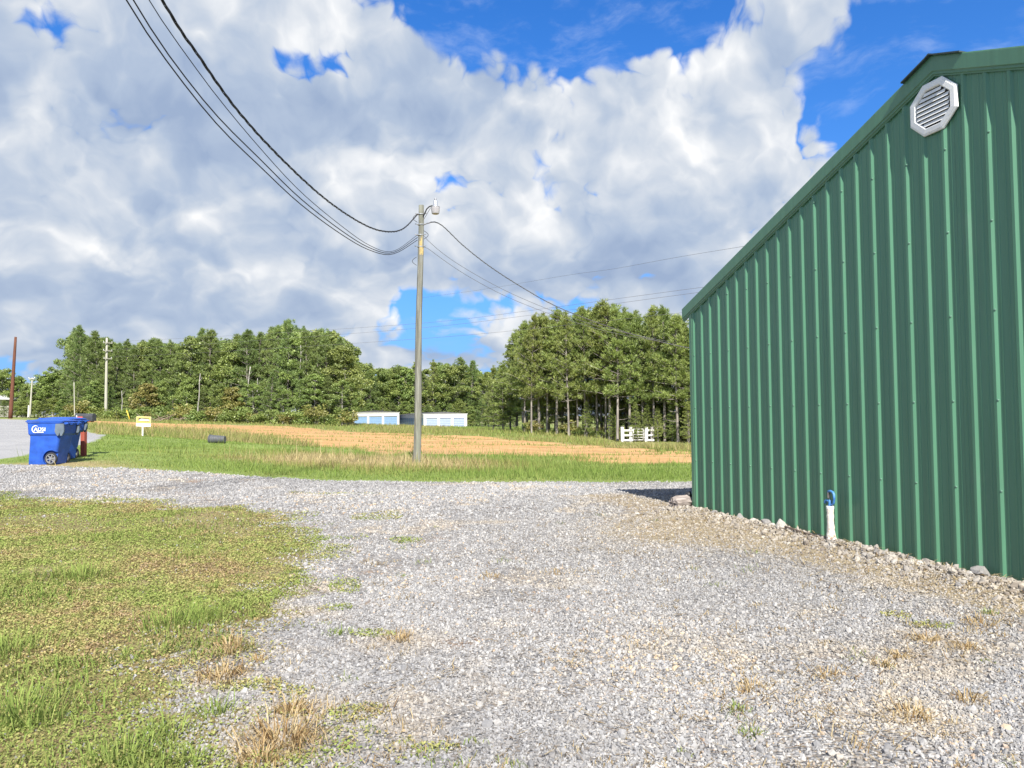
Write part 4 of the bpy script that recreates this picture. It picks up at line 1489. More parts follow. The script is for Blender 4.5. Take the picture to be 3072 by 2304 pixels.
# ------------------------------------------------------------------ foliage
def leaf_mat(name, col, dark, rough=0.6, transl=0.4, autumn=None):
    m = bpy.data.materials.new(name)
    m.use_nodes = True
    N = NT(m.node_tree)
    o = N.new('ShaderNodeOutputMaterial')
    t = N.attr('tint')
    oi = N.new('ShaderNodeObjectInfo').outputs['Random']
    c = N.mix(t, dark, col)
    hs = N.new('ShaderNodeHueSaturation')
    N.put(hs.inputs['Color'], c)
    N.put(hs.inputs['Hue'], N.m('ADD', 0.482, N.m('MULTIPLY', oi, 0.03)))
    N.put(hs.inputs['Value'], N.m('ADD', 0.85, N.m('MULTIPLY', N.m('FRACT', N.m('MULTIPLY', oi, 7.13)), 0.32)))
    c = hs.outputs[0]
    d = N.new('ShaderNodeBsdfDiffuse')
    N.put(d.inputs[0], c)
    tr = N.new('ShaderNodeBsdfTranslucent')
    N.put(tr.inputs[0], N.mix(0.5, c, (0.16, 0.22, 0.03)))
    g = N.new('ShaderNodeBsdfGlossy')
    g.inputs['Roughness'].default_value = 0.5
    g.inputs[0].default_value = (0.9, 0.95, 0.85, 1)
    a = N.new('ShaderNodeMixShader')
    a.inputs[0].default_value = transl
    N.t.links.new(d.outputs[0], a.inputs[1])
    N.t.links.new(tr.outputs[0], a.inputs[2])
    b = N.new('ShaderNodeMixShader')
    b.inputs[0].default_value = 0.035
    N.t.links.new(a.outputs[0], b.inputs[1])
    N.t.links.new(g.outputs[0], b.inputs[2])
    N.t.links.new(b.outputs[0], o.inputs[0])
    return m


M_PINE = leaf_mat('pine_needles', (0.335, 0.405, 0.115), (0.17, 0.23, 0.064))
M_PINE_DK = leaf_mat('dark_pine_needles', (0.27, 0.35, 0.11), (0.135, 0.20, 0.064))
M_LEAF = leaf_mat('oak_leaves', (0.32, 0.39, 0.11), (0.155, 0.22, 0.062))
M_YELLOW = leaf_mat('turning_leaves', (0.36, 0.35, 0.10), (0.24, 0.21, 0.07))
M_TRUNK = mat_plain('pine_bark', (0.17, 0.145, 0.125), 0.9, 0.4, 3.0, bump=0.5, bscale=12.0, stretch=(3, 3, 0.4), col2=(0.34, 0.31, 0.28), spec=0.2)
M_TRUNK_PALE = mat_plain('pale_bark', (0.26, 0.24, 0.21), 0.9, 0.35, 3.0, bump=0.4, bscale=12.0, stretch=(3, 3, 0.4), col2=(0.46, 0.44, 0.40), spec=0.2)


def tri_mesh(name, V, F, tint=None):
    """fast mesh from arrays: V (n,3), F (m,k)"""
    me = bpy.data.meshes.new(name)
    V = np.ascontiguousarray(V, np.float32)
    F = np.ascontiguousarray(F, np.int32)
    k = F.shape[1]
    me.vertices.add(len(V))
    me.vertices.foreach_set('co', V.ravel())
    me.loops.add(F.size)
    me.loops.foreach_set('vertex_index', F.ravel())
    me.polygons.add(len(F))
    me.polygons.foreach_set('loop_start', np.arange(0, F.size, k, dtype=np.int32))
    me.update(calc_edges=True)
    if tint is not None:
        a = me.attributes.new('tint', 'FLOAT', 'POINT')
        a.data.foreach_set('value', np.ascontiguousarray(tint, np.float32))
    return me


def unit(rng, n):
    v = rng.normal(size=(n, 3))
    return v / np.linalg.norm(v, axis=1, keepdims=True)


def needle_tufts(rng, C, D, per, length, width):
    """spiky tufts at C pointing along D: `per` thin blades each"""
    n = len(C)
    dirs = unit(rng, n * per) * 0.95 + np.repeat(D, per, 0) * 0.75
    dirs /= np.linalg.norm(dirs, axis=1, keepdims=True)
    L = length * rng.uniform(0.6, 1.15, (n * per, 1))
    side = np.cross(dirs, unit(rng, n * per))
    side /= np.linalg.norm(side, axis=1, keepdims=True) + 1e-9
    base = np.repeat(C, per, 0) + dirs * 0.04
    w = width * rng.uniform(0.7, 1.3, (n * per, 1))
    V = np.stack([base, base + dirs * L * 0.5 + side * w * 0.5, base + dirs * L, base + dirs * L * 0.5 - side * w * 0.5], 1).reshape(-1, 3)
    F = np.arange(n * per)[:, None] * 4 + np.array([[0, 1, 2, 3]])
    t = np.repeat(np.clip(rng.normal(0.5, 0.24, n), 0, 1), per * 4)
    t = np.clip(t + np.repeat(rng.normal(0, 0.12, n * per), 4), 0, 1)
    return V, F, t


def leaf_clumps(rng, C, rad, per, size):
    n = len(C)
    off = unit(rng, n * per) * (rng.uniform(0.15, 1, (n * per, 1)) ** 0.5) * np.repeat(rad, per)[:, None] * np.array([1, 1, 0.72])
    P = np.repeat(C, per, 0) + off
    nr = unit(rng, n * per) + np.array([0, 0, 0.55]) + off / (np.linalg.norm(off, axis=1, keepdims=True) + 1e-6) * 0.5
    nr /= np.linalg.norm(nr, axis=1, keepdims=True)
    a = np.cross(nr, unit(rng, n * per))
    a /= np.linalg.norm(a, axis=1, keepdims=True) + 1e-9
    b = np.cross(nr, a)
    s = size * rng.uniform(0.55, 1.25, (n * per, 1))
    V = np.stack([P - a * s, P - b * s * 0.55, P + a * s, P + b * s * 0.55], 1).reshape(-1, 3)
    k = np.arange(n * per)[:, None] * 4
    F = k + np.array([[0, 1, 2, 3]])
    t = np.repeat(np.clip(rng.normal(0.5, 0.25, n), 0, 1), per * 4)
    t = np.clip(t + np.repeat(rng.normal(0, 0.10, n * per), 4), 0, 1)
    return V, F, t


def trunk_mesh(rng, h, r0, bend, limbs, mat, name='trunk'):
    mb = MB()
    ks = 9
    pts = []
    for k in range(ks):
        t = k / (ks - 1)
        pts.append((bend[0] * t * t + 0.06 * math.sin(5 * t + bend[1] * 9), bend[1] * t * t + 0.05 * math.cos(4 * t), h * t - 0.15))
    mb.tube(pts, [r0 * (1 - 0.85 * (k / (ks - 1)) ** 0.9) + 0.012 for k in range(ks)], 8, caps=False)
    for a, b in limbs:
        mid = (np.array(a) + np.array(b)) / 2 + np.array([0, 0, -0.06])
        mb.tube([a, tuple(mid), b], [0.035, 0.025, 0.010], 3, caps=False)
    me = mb.mesh(name, fix=False)
    me.shade_smooth()
    me.materials.append(mat)
    P = np.array(pts)

    def axis_pt(t):
        return np.array([np.interp(t, np.linspace(0, 1, ks), P[:, i]) for i in range(3)])
    return me, axis_pt


def pine(seed, h=11.0, start=0.33, rmax=2.3, nb=58, mat=None, tufts=(9, 14), per=17, shape=0.75, bare=3, tuft_len=0.33):
    rng = np.random.default_rng(seed)
    bend = rng.normal(0, 0.22, 2)
    tm, ax = trunk_mesh(rng, h, 0.0095 * h + 0.02, bend, [], M_TRUNK)
    C, D, limbs = [], [], []
    ga = rng.uniform(0, 6.28)
    nw = max(6, nb // 5)
    skew = rng.uniform(0.75, 1.25, 7)
    for i in range(nw):
        t = start + (0.985 - start) * ((i + rng.uniform(0.2, 0.8)) / nw)
        u = (t - start) / (1 - start)
        prof = (1 - u) ** shape * (0.60 + 0.40 * min(1, u * 3.0 + 0.2)) + 0.08
        ga += rng.uniform(0, 6.28)
        nbr = int(rng.integers(4, 7))
        for j in range(nbr):
            a = ga + j * 6.283 / nbr + rng.normal(0, 0.25)
            ln = rmax * prof * rng.uniform(0.55, 1.2) * skew[int((a % 6.283) / 6.284 * 7)]
            el = R(rng.uniform(-8, 10) + 48 * u)
            d = np.array([math.cos(a) * math.cos(el), math.sin(a) * math.cos(el), math.sin(el)])
            sd = np.array([-math.sin(a), math.cos(a), 0])
            p = ax(t + rng.normal(0, 0.008))
            e = p + d * ln + np.array([0, 0, 0.10 * ln])
            if ln > 0.3:
                limbs.append((tuple(p), tuple(e)))
            nt = int(rng.integers(tufts[0], tufts[1] + 1) * (0.45 + 0.6 * prof))
            for _ in range(max(3, nt)):
                f = rng.uniform(0.30, 1.05)
                q = p + (e - p) * f + sd * rng.normal(0, 0.10 + 0.20 * ln * f) + np.array([0, 0, abs(rng.normal(0, 0.13))])
                C.append(q)
                D.append(d * 0.7 + np.array([0, 0, 0.75]))
    for q in range(10):
        C.append(ax(1.0) + rng.normal(0, 0.07, 3) - np.array([0, 0, 0.09 * q - 0.25]))
        D.append(np.array([0, 0, 1.4]))
    for _ in range(bare):
        t = rng.uniform(start * 0.4, start)
        a = rng.uniform(0, 6.28)
        p = ax(t)
        limbs.append((tuple(p), tuple(p + np.array([math.cos(a), math.sin(a), 0.15]) * rng.uniform(0.4, 1.2))))
    V, F, t = needle_tufts(rng, np.array(C), np.array(D), per, tuft_len, 0.048)
    tm2, _ = trunk_mesh(np.random.default_rng(seed), h, 0.0095 * h + 0.02, bend, limbs, M_TRUNK)
    cm = tri_mesh('crown', V, F, t)
    cm.materials.append(mat or M_PINE)
    bpy.data.meshes.remove(tm)
    return tm2, cm


def broadleaf(seed, h=11.0, start=0.18, rmax=2.6, nb=58, per=100, leaf=0.145, mat=None, bark=None, lean=0.3):
    rng = np.random.default_rng(seed)
    bend = rng.normal(0, lean, 2)
    C, rad, limbs = [], [], []
    mt = bark or M_TRUNK_PALE
    tmp, ax = trunk_mesh(rng, h, 0.011 * h, bend, [], mt)
    bpy.data.meshes.remove(tmp)
    ga = rng.uniform(0, 6.28)
    for i in range(nb):
        t = start + (0.97 - start) * ((i + rng.uniform(0, 1)) / nb)
        u = (t - start) / (1 - start)
        prof = math.sin(math.pi * min(1, 0.22 + 0.78 * u)) ** 0.6
        ln = rmax * prof * rng.uniform(0.45, 1.15)
        ga += 2.39996 + rng.normal(0, 0.4)
        el = R(rng.uniform(5, 45))
        d = np.array([math.cos(ga) * math.cos(el), math.sin(ga) * math.cos(el), math.sin(el)])
        p = ax(min(t, 0.93))
        e = p + d * ln
        limbs.append((tuple(p), tuple(e)))
        C.append(e)
        rad.append(rng.uniform(0.45, 0.95) * (0.6 + 0.4 * prof))
        if rng.uniform() < 0.5:
            C.append(p + d * ln * 0.55 + rng.normal(0, 0.3, 3))
            rad.append(rng.uniform(0.4, 0.7))
    V, F, t = leaf_clumps(rng, np.array(C), np.array(rad), per, leaf)
    tm, _ = trunk_mesh(np.random.default_rng(seed), h, 0.011 * h, bend, limbs, mt)
    cm = tri_mesh('crown', V, F, t)
    cm.materials.append(mat or M_LEAF)
    return tm, cm


def shrub_meshes(seed, h, mat, w=1.0):
    rng = np.random.default_rng(seed)
    n = 16
    C = np.stack([rng.normal(0, 0.42 * w, n), rng.normal(0, 0.35 * w, n), rng.uniform(0.15, 1.0, n) ** 0.8 * h], 1)
    V, F, t = leaf_clumps(rng, C, rng.uniform(0.25, 0.5, n) * w, 60, 0.085)
    mb = MB()
    for k in range(6):
        mb.tube([(0, 0, -0.1), tuple(C[k] * 0.5 + np.array([0, 0, 0.1])), tuple(C[k])], [0.03, 0.02, 0.008], 4, caps=False)
    sm = mb.mesh('stem', fix=False)
    sm.materials.append(M_TRUNK)
    cm = tri_mesh('foliage', V, F, t)
    cm.materials.append(mat)
    return sm, cm


GROVE = [pine(s, 11.0, st, rm, nb, M_PINE, shape=sh) for s, st, rm, nb, sh in
         [(1, 0.32, 2.5, 62, 0.85), (2, 0.38, 2.2, 56, 0.75), (3, 0.28, 2.8, 66, 0.95), (4, 0.34, 2.4, 60, 0.8)]]
GROVE_LOW = [pine(s, 11.0, st, rm, nb, M_PINE, shape=0.85) for s, st, rm, nb in [(11, 0.10, 2.8, 84), (12, 0.16, 2.7, 80)]]
WOODP = [pine(s, 11.0, st, rm, nb, M_PINE_DK, shape=sh, per=16, tuft_len=0.36) for s, st, rm, nb, sh in [(21, 0.18, 2.3, 74, 0.9), (22, 0.10, 2.6, 80, 0.8), (23, 0.28, 2.4, 66, 0.75)]]
WOODL = [broadleaf(s, 11.0, st, rm, nb) for s, st, rm, nb in [(31, 0.15, 2.6, 60), (32, 0.25, 2.9, 58), (33, 0.10, 2.4, 64), (34, 0.42, 2.6, 46)]]
TURN = [broadleaf(41, 6.0, 0.1, 1.7, 40, mat=M_YELLOW), broadleaf(42, 6.0, 0.15, 1.5, 36, mat=M_YELLOW)]
SHRUBS = [shrub_meshes(51, 1.1, M_LEAF), shrub_meshes(52, 1.3, M_YELLOW), shrub_meshes(53, 0.9, M_LEAF), shrub_meshes(54, 1.0, M_LEAF)]


def put_tree(name, meshes, x, y, h, base_h, rz, label, cat, group, widen=1.0, parts=('trunk', 'crown')):
    e = empty(name, (x, y, h1(x, y) - 0.03), rz)
    s = h / base_h
    e.scale = (s * widen, s * widen, s)
    tag(e, label, cat, group)
    for nm, me in zip(parts, meshes):
        link(nm, me, None, e)
    return e


def top_at(prof, px):
    return float(np.interp(px, [p[0] for p in prof], [p[1] for p in prof]))


ORD = ['first', 'second', 'third', 'fourth', 'fifth', 'sixth', 'seventh', 'eighth', 'ninth', 'tenth', 'eleventh', 'twelfth', 'thirteenth', 'fourteenth', 'fifteenth',
       'sixteenth', 'seventeenth', 'eighteenth', 'nineteenth', 'twentieth', 'twenty-first', 'twenty-second', 'twenty-third', 'twenty-fourth', 'twenty-fifth',
       'twenty-sixth', 'twenty-seventh', 'twenty-eighth', 'twenty-ninth', 'thirtieth', 'thirty-first', 'thirty-second', 'thirty-third', 'thirty-fourth', 'thirty-fifth',
       'thirty-sixth', 'thirty-seventh', 'thirty-eighth', 'thirty-ninth', 'fortieth']


def tree_height(px, py_top, y):
    """height that lets a tree standing at depth y reach a picture row"""
    p = at(px, py_top, y)
    return p.x, p.z - h1(p.x, y)


def row(prof, pxs, dep, kinds, rng, name, label_fn, cat, group, drop=0, widen=(0.9, 1.15), names=None):
    for k, px in enumerate(pxs):
        y = dep(px) + rng.uniform(-1.2, 1.2)
        dp = drop * rng.uniform(0.2, 1.0) if drop else rng.uniform(-8, 26)
        x, h = tree_height(px, top_at(prof, px) + dp, y)
        ml = kinds[int(rng.integers(len(kinds)))]
        bh = 11.0
        nm = name
        if ml in GROVE or ml in GROVE_LOW or ml in WOODP:
            nm = 'pine_tree'
        elif ml in TURN:
            bh = 6.0
        put_tree(nm, ml, x, y, max(h, 2.0), bh, rng.uniform(0, 6.28), label_fn(k), cat, group, rng.uniform(*widen) * (11.0 / max(h, 8.0)) ** 0.25)


rng = np.random.default_rng(5)
TOP_GROVE = [(1500, 1075), (1530, 1010), (1565, 960), (1592, 942), (1637, 938), (1689, 940), (1734, 923), (1780, 925), (1809, 911), (1868, 915), (1905, 935), (1947, 936),
             (1996, 921), (2048, 948), (2100, 960), (2200, 950), (2400, 960)]
fr = [1572, 1590, 1615, 1640, 1668, 1700, 1728, 1752, 1785, 1815, 1824, 1850, 1885, 1925, 1955, 1990, 2025, 2060, 2105, 2150]
row(TOP_GROVE, fr, lambda px: 67 - (px - 1560) * 0.016, GROVE, rng, 'pine_tree',
    lambda k: f'{ORD[k]} front-row pine counted from the left edge of the right-hand grove', 'tree', 'front-row pines of the right-hand grove', widen=(0.75, 1.0))
row(TOP_GROVE, np.linspace(1568, 2180, 17), lambda px: 71 - (px - 1560) * 0.016, GROVE + GROVE_LOW, rng, 'pine_tree',
    lambda k: 'pine standing behind the front row of the right-hand grove', 'tree', 'pines inside the right-hand grove', drop=26)
row(TOP_GROVE, np.linspace(1580, 2250, 17), lambda px: 76 - (px - 1560) * 0.016, GROVE_LOW, rng, 'pine_tree',
    lambda k: 'pine standing behind the front row of the right-hand grove', 'tree', 'pines inside the right-hand grove', drop=30)
row([(1440, 1125), (1487, 1100), (1520, 1040), (1560, 985)], [1478, 1506, 1528, 1550], lambda px: 79, GROVE_LOW, rng, 'pine_tree',
    lambda k: f'{ORD[k]} pine of the low shoulder left of the right-hand grove', 'tree', 'pines on the shoulder of the right-hand grove')
row([(1850, 1190), (2200, 1180)], [1760, 1838, 1905, 1940, 1972, 2015, 2065, 2120], lambda px: 66.0 - (px - 1560) * 0.014, GROVE_LOW, rng, 'pine_tree',
    lambda k: f'{ORD[k]} young bushy pine under the right-hand grove, counted from the left', 'tree', 'young pines under the right-hand grove', drop=40)

TOP_WOOD = [(205, 1010), (223, 988), (255, 990), (271, 1007), (298, 1004), (361, 1022), (443, 1022), (477, 1022), (537, 1025), (600, 995), (631, 995), (673, 1022), (739, 992),
            (769, 1010), (805, 989), (860, 959), (893, 977), (926, 986), (965, 979), (1007, 992), (1040, 1022), (1064, 1055)]
fw = [226, 246, 270, 296, 322, 348, 376, 402, 430, 458, 486, 514, 540, 572, 600, 630, 660, 694, 722, 742, 772, 806, 836, 866, 892, 922, 952, 984, 1012, 1036]
row(TOP_WOOD, fw, lambda px: 106 - (px - 220) * 0.008, WOODP + WOODL[:2] + WOODP, rng, 'broadleaf_tree',
    lambda k: f'{ORD[k]} tall front tree of the left woods, counted from its left end', 'tree', 'front trees of the left woods', widen=(0.85, 1.15))
for j, (dd, nn) in enumerate(((4.5, 26), (9.5, 24), (15.0, 20))):
    row(TOP_WOOD, np.linspace(228 + 5 * j, 1030, nn), lambda px: 107 + dd - (px - 220) * 0.008, WOODP + WOODL, rng, 'broadleaf_tree',
        lambda k: 'tree standing deeper in the left woods behind its front trees', 'tree', 'trees inside the left woods', drop=22)
fl = [(232, 1150), (284, 1140), (338, 1160), (392, 1180), (440, 1150), (478, 1140), (520, 1165), (560, 1130), (612, 1170), (655, 1150), (705, 1160), (760, 1150), (812, 1120), (850, 1165),
      (900, 1140), (944, 1120), (990, 1130), (1026, 1140)]
for k, (px, top) in enumerate(fl):
    y = 102.5 - (px - 220) * 0.008 + rng.uniform(-0.8, 0.8)
    x, h = tree_height(px, top, y)
    turning = k in (4, 10)
    ml = TURN[k % 2] if turning else (WOODL[int(rng.integers(3))] if k % 2 else WOODP[1])
    lab = f'{ORD[k]} low {"yellowing" if turning else "green"} understorey tree along the left woods edge, counted from its left end'
    put_tree('understorey_tree', ml, x, y, h, 6.0 if turning else 11.0, rng.uniform(0, 6), lab, 'tree', 'understorey trees of the left woods', 1.25)

# bare pale stems along the woods edge
for k, (px, p0, p1, r, tilt, lab) in enumerate([
        (366, 1265, 1172, 0.07, 0.0, 'slim pale dead stem at the woods edge right of the grey pole'),
        (592, 1264, 1120, 0.10, 0.02, 'pale grey bare trunk left of centre in the left woods'),
        (735, 1268, 1100, 0.15, 0.03, 'thick whitish bare trunk in the middle of the left woods'),
        (772, 1268, 1135, 0.10, 0.0, 'straight pale bare trunk right of the thick whitish one'),
        (792, 1268, 1183, 0.12, -0.06, 'broken pale snag leaning left in the left woods'),
        (897, 1140, 1035, 0.09, 0.02, 'pale bare trunk high in the crowns of the left woods'),
        (947, 1268, 1205, 0.17, 0.02, 'stout grey trunk low at the right part of the left woods')]):
    y = 99.5
    a = at(px, p0, y)
    b = at(px + tilt * (p0 - p1) * 3, p1, y)
    if p0 > 1200:
        a.z = h1(a.x, a.y) - 0.1
    else:
        a.z -= 3.0
    e = empty('bare_tree', a)
    tag(e, lab, 'tree')
    v = b - a
    MB().tube([v * q / 6 + Vector((0.05 * math.sin(q * 2 + k), 0, 0)) for q in range(7)], [r * (1 - 0.6 * q / 6) for q in range(7)], 7).build('trunk', M_TRUNK_PALE, e, smooth=True)
    MB().tube([v * 0.85, v * 0.85 + Vector((0.35, 0, 0.5))], [r * 0.35, 0.02], 5).build('limb', M_TRUNK_PALE, e)

TOP_MID = [(1040, 1060), (1084, 1081), (1123, 1093), (1169, 1101), (1212, 1105), (1240, 1092), (1258, 1110), (1301, 1089), (1337, 1090), (1386, 1081), (1422, 1096), (1446, 1118), (1458, 1108), (1490, 1100), (1560, 1100)]
fm = [1056, 1084, 1110, 1140, 1168, 1196, 1222, 1241, 1268, 1300, 1330, 1360, 1386, 1412, 1438, 1464, 1494, 1524]
row(TOP_MID, fm, lambda px: 176 - abs(px - 1250) * 0.02, GROVE_LOW + WOODP[:2] + WOODL[:3], rng, 'broadleaf_tree',
    lambda k: f'{ORD[k]} tree from the left in the distant line behind the storage units', 'tree', 'distant trees behind the storage units', widen=(1.1, 1.4))
row(TOP_MID, np.linspace(1045, 1545, 18), lambda px: 184 - abs(px - 1250) * 0.02, GROVE_LOW + WOODP[:2] + WOODL[:3], rng, 'broadleaf_tree',
    lambda k: 'tree in the second row of the distant line behind the storage units', 'tree', 'second-row distant trees', drop=14, widen=(1.15, 1.5))
row([(1050, 1190), (1550, 1190)], np.linspace(1050, 1545, 16), lambda px: 172 - abs(px - 1250) * 0.02, [WOODP[1], GROVE_LOW[0], WOODL[2]], rng, 'broadleaf_tree',
    lambda k: f'{ORD[k]} low bushy tree from the left in the distant line', 'tree', 'low trees of the distant line', drop=30, widen=(1.3, 1.7))

TOP_FARL = [(-200, 1090), (-60, 1095), (9, 1107), (40, 1130), (57, 1119), (72, 1158), (110, 1150), (142, 1128), (178, 1101), (205, 1128)]
row(TOP_FARL, [-70, -45, 2, 30, 58, 84, 104, 124, 143, 160, 179, 196, 212], lambda px: 112, WOODP + WOODL, rng, 'broadleaf_tree',
    lambda k: f'{ORD[k]} tree from the left edge in the low far-left wood line', 'tree', 'far-left wood line', widen=(1.0, 1.4))
row(TOP_FARL, np.linspace(-110, 215, 13), lambda px: 120, WOODP + WOODL, rng, 'broadleaf_tree',
    lambda k: 'tree in the second row of the low far-left wood line', 'tree', 'far-left second row', drop=24, widen=(1.1, 1.5))
row([(-100, 1190), (215, 1185)], [-30, 14, 50, 68, 92, 116, 138, 162, 188, 208], lambda px: 105, [WOODP[1], WOODL[2], WOODL[0]], rng, 'broadleaf_tree',
    lambda k: f'{ORD[k]} low bushy tree along the far-left road edge', 'tree', 'low trees along the far-left road edge', drop=30, widen=(1.3, 1.8))

# shrubs where woods meet the field
SHR_COL = ['green', 'yellowish', 'green', 'green']
for k in range(34):
    px = 225 + k * 25 + rng.uniform(-8, 8)
    y = 99.0 - (px - 220) * 0.008 + rng.uniform(-0.8, 0.6)
    p = at(px, 1265, y)
    put_tree('shrub', SHRUBS[k % 4], p.x, y, rng.uniform(0.9, 1.9), 1.1, rng.uniform(0, 6), f'{ORD[k]} low {SHR_COL[k % 4]} shrub along the foot of the left woods, counted from the left', 'shrub', 'shrubs at the foot of the left woods', 1.2,
             ('stem', 'foliage'))
for k in range(18):
    px = 1570 + k * 29 + rng.uniform(-9, 9)
    y = 67.5 - (px - 1560) * 0.013 + rng.uniform(-0.6, 0.6)
    p = at(px, 1320, y)
    put_tree('shrub', SHRUBS[k % 4], p.x, y, rng.uniform(0.5, 1.2), 1.1, rng.uniform(0, 6), f'{ORD[k]} low {SHR_COL[k % 4]} shrub along the foot of the right-hand grove, counted from the left', 'shrub', 'shrubs at the foot of the right-hand grove', 1.1,
             ('stem', 'foliage'))
# ------------------------------------------------------------------ grass, weeds and gravel
def blade_mat(name):
    m = bpy.data.materials.new(name)
    m.use_nodes = True
    N = NT(m.node_tree)
    o = N.new('ShaderNodeOutputMaterial')
    c = N.attr('col', out='Color')
    d = N.new('ShaderNodeBsdfDiffuse')
    N.put(d.inputs[0], c)
    t = N.new('ShaderNodeBsdfTranslucent')
    N.put(t.inputs[0], c)
    a = N.new('ShaderNodeMixShader')
    a.inputs[0].default_value = 0.38
    N.t.links.new(d.outputs[0], a.inputs[1])
    N.t.links.new(t.outputs[0], a.inputs[2])
    N.t.links.new(a.outputs[0], o.inputs[0])
    return m


M_BLADE = blade_mat('grass_blades')


def set_col(me, col):
    a = me.attributes.new('col', 'FLOAT_COLOR', 'POINT')
    a.data.foreach_set('color', np.concatenate([col, np.ones((len(col), 1))], 1).astype(np.float32).ravel())


def blades(rng, P, L, W, col, lean=0.45, az=None, segs=2):
    """curved tapering blades rooted at P"""
    n = len(P)
    a = rng.uniform(0, 6.283, n) if az is None else az
    ln = np.abs(rng.normal(lean, 0.22, n)) if np.isscalar(lean) else lean
    d = np.stack([np.cos(a), np.sin(a), np.zeros(n)], 1)
    s = np.stack([-np.sin(a + rng.normal(0, 0.6, n)), np.cos(a + rng.normal(0, 0.6, n)), np.zeros(n)], 1)
    L, W = L[:, None], W[:, None]
    ln = ln[:, None]
    up = np.array([0, 0, 1.0])
    m1 = P + up * L * 0.55 * np.cos(ln * 0.5) + d * L * 0.55 * np.sin(ln * 0.5)
    tip = m1 + up * L * 0.48 * np.cos(ln * 1.7) + d * L * 0.48 * np.sin(ln * 1.7)
    if segs == 1:
        V = np.stack([P - s * W / 2, P + s * W / 2, tip], 1).reshape(-1, 3)
        F = np.arange(n)[:, None] * 3 + np.array([[0, 1, 2]])
        C = np.repeat(col, 3, 0)
    else:
        V = np.stack([P - s * W / 2, P + s * W / 2, m1 + s * W * 0.42, m1 - s * W * 0.42, tip], 1).reshape(-1, 3)
        k = np.arange(n)[:, None] * 5
        F = np.concatenate([k + np.array([[0, 1, 2]]), k + np.array([[0, 2, 3]]), k + np.array([[3, 2, 4]])], 0)
        C = np.repeat(col, 5, 0)
    return V, F, C


def colmix(t, stops):
    xs = [s[0] for s in stops]
    return np.stack([np.interp(t, xs, [s[1][k] for s in stops]) for k in range(3)], 1)


GREENS = [(0.0, (0.19, 0.275, 0.065)), (0.35, (0.25, 0.31, 0.09)), (0.6, (0.29, 0.28, 0.10)), (0.8, (0.38, 0.32, 0.155)), (1.0, (0.50, 0.42, 0.23))]


def scatter_grass(name, n, ylim, xfun, keep, length, width, dry_fn, seed, segs=1, lean=0.45, ypow=1.0, label=None):
    rng = np.random.default_rng(seed)
    y = ylim[0] * (ylim[1] / ylim[0]) ** (rng.uniform(0, 1, n) ** ypow)
    x0, x1 = xfun(y)
    x = x0 + (x1 - x0) * rng.uniform(0, 1, n)
    m = keep(x, y, rng)
    x, y = x[m], y[m]
    z = H(x, y) - 0.01
    dr = np.clip(dry_fn(x, y) + rng.normal(0, 0.13, len(x)), 0, 1)
    L = length(x, y, rng, dr)
    col = colmix(dr, GREENS) * rng.uniform(0.78, 1.2, (len(x), 1))
    V, F, C = blades(rng, np.stack([x, y, z], 1), L, width * (0.6 + 0.8 * rng.uniform(0, 1, len(x))) * (1 + y / 40.0), col, lean, segs=segs)
    me = tri_mesh(name, V, F)
    set_col(me, C)
    me.materials.append(M_BLADE)
    o = link(name, me)
    tag(o, label, 'grass', kind='stuff')
    return o


def view_x(y):
    return -0.69 * y - 1.5, 0.69 * y + 1.5


# verge between driveway and clay, up to the road
def keep_verge(x, y, rng):
    g, l, c, r = masks(x, y)
    w = (vnoise(x, y, 0.8, 91) - 0.5) * 1.6
    bare = np.exp(-((x + 10.9) / 1.3) ** 2 - ((y - 19.0) / 0.9) ** 2)
    return (rng.uniform(0, 1, len(x)) > bare * 0.85) & (g < -0.05 + 0.35 * w) & (r < -0.1) & (c < 0.25 + w * 0.8) & ~((wall_dist(x, y)[0] < 0.05) & (wall_dist(x, y)[1] > -0.1))


def len_verge(x, y, rng, dr):
    g = sdf(POLY_GRAVEL, x, y)
    tall = np.exp(-((x + 3.5) / 4.5) ** 2 - ((y - 22.5) / 3.2) ** 2) + 0.55 * np.exp(-((x + 1.0) / 9) ** 2 - ((y - 24) / 5.0) ** 2)
    patch = vnoise(x, y, 0.7, 95)
    base = 0.04 + 0.075 * patch + 0.13 * tall * patch + np.where(x > -6, 0.03, 0.0) * patch
    base *= np.clip((-g) / 0.7, 0.25, 1) * np.where((x < -9) & (y < 22.5), 0.55, 1.0)
    seed_heads = (rng.uniform(0, 1, len(x)) < 0.05 * np.clip(tall, 0, 1)) * 0.38
    return base * rng.uniform(0.6, 1.3, len(x)) + seed_heads


scatter_grass('verge_grass', 230000, (16.4, 48), lambda y: (-0.69 * y - 1.5, np.minimum(0.69 * y, 0.26 * y + 8)), keep_verge, len_verge, 0.012,
              lambda x, y: dryness(x, y) * 0.95 + 0.12 + 0.25 * (vnoise(x, y, 1.1, 77) - 0.5), 301, label='green and straw grass of the verge beyond the gravel drive')


# weeds coming up through the clay
def keep_clay(x, y, rng):
    c = sdf(POLY_CLAY, x, y)
    pt = vnoise(x * 0.22, y, 0.8, 101, 4)
    lower = np.exp(-np.maximum(c, 0) / 2.2)
    return (c > 0) & (rng.uniform(0, 1, len(x)) < np.clip((pt - 0.535) * 9, 0, 0.9) * 0.95 + 0.3 * lower * (pt > 0.46))


scatter_grass('clay_weeds', 95000, (22, 90), lambda y: (-0.62 * y, 0.45 * y), keep_clay, lambda x, y, rng, d: rng.uniform(0.05, 0.20, len(x)) * (1 + 1.3 * (rng.uniform(0, 1, len(x)) < 0.05)), 0.02,
              lambda x, y: 0.32 + 0.5 * (vnoise(x, y, 0.5, 77) - 0.5), 302, label='scattered weeds growing in the orange clay field')


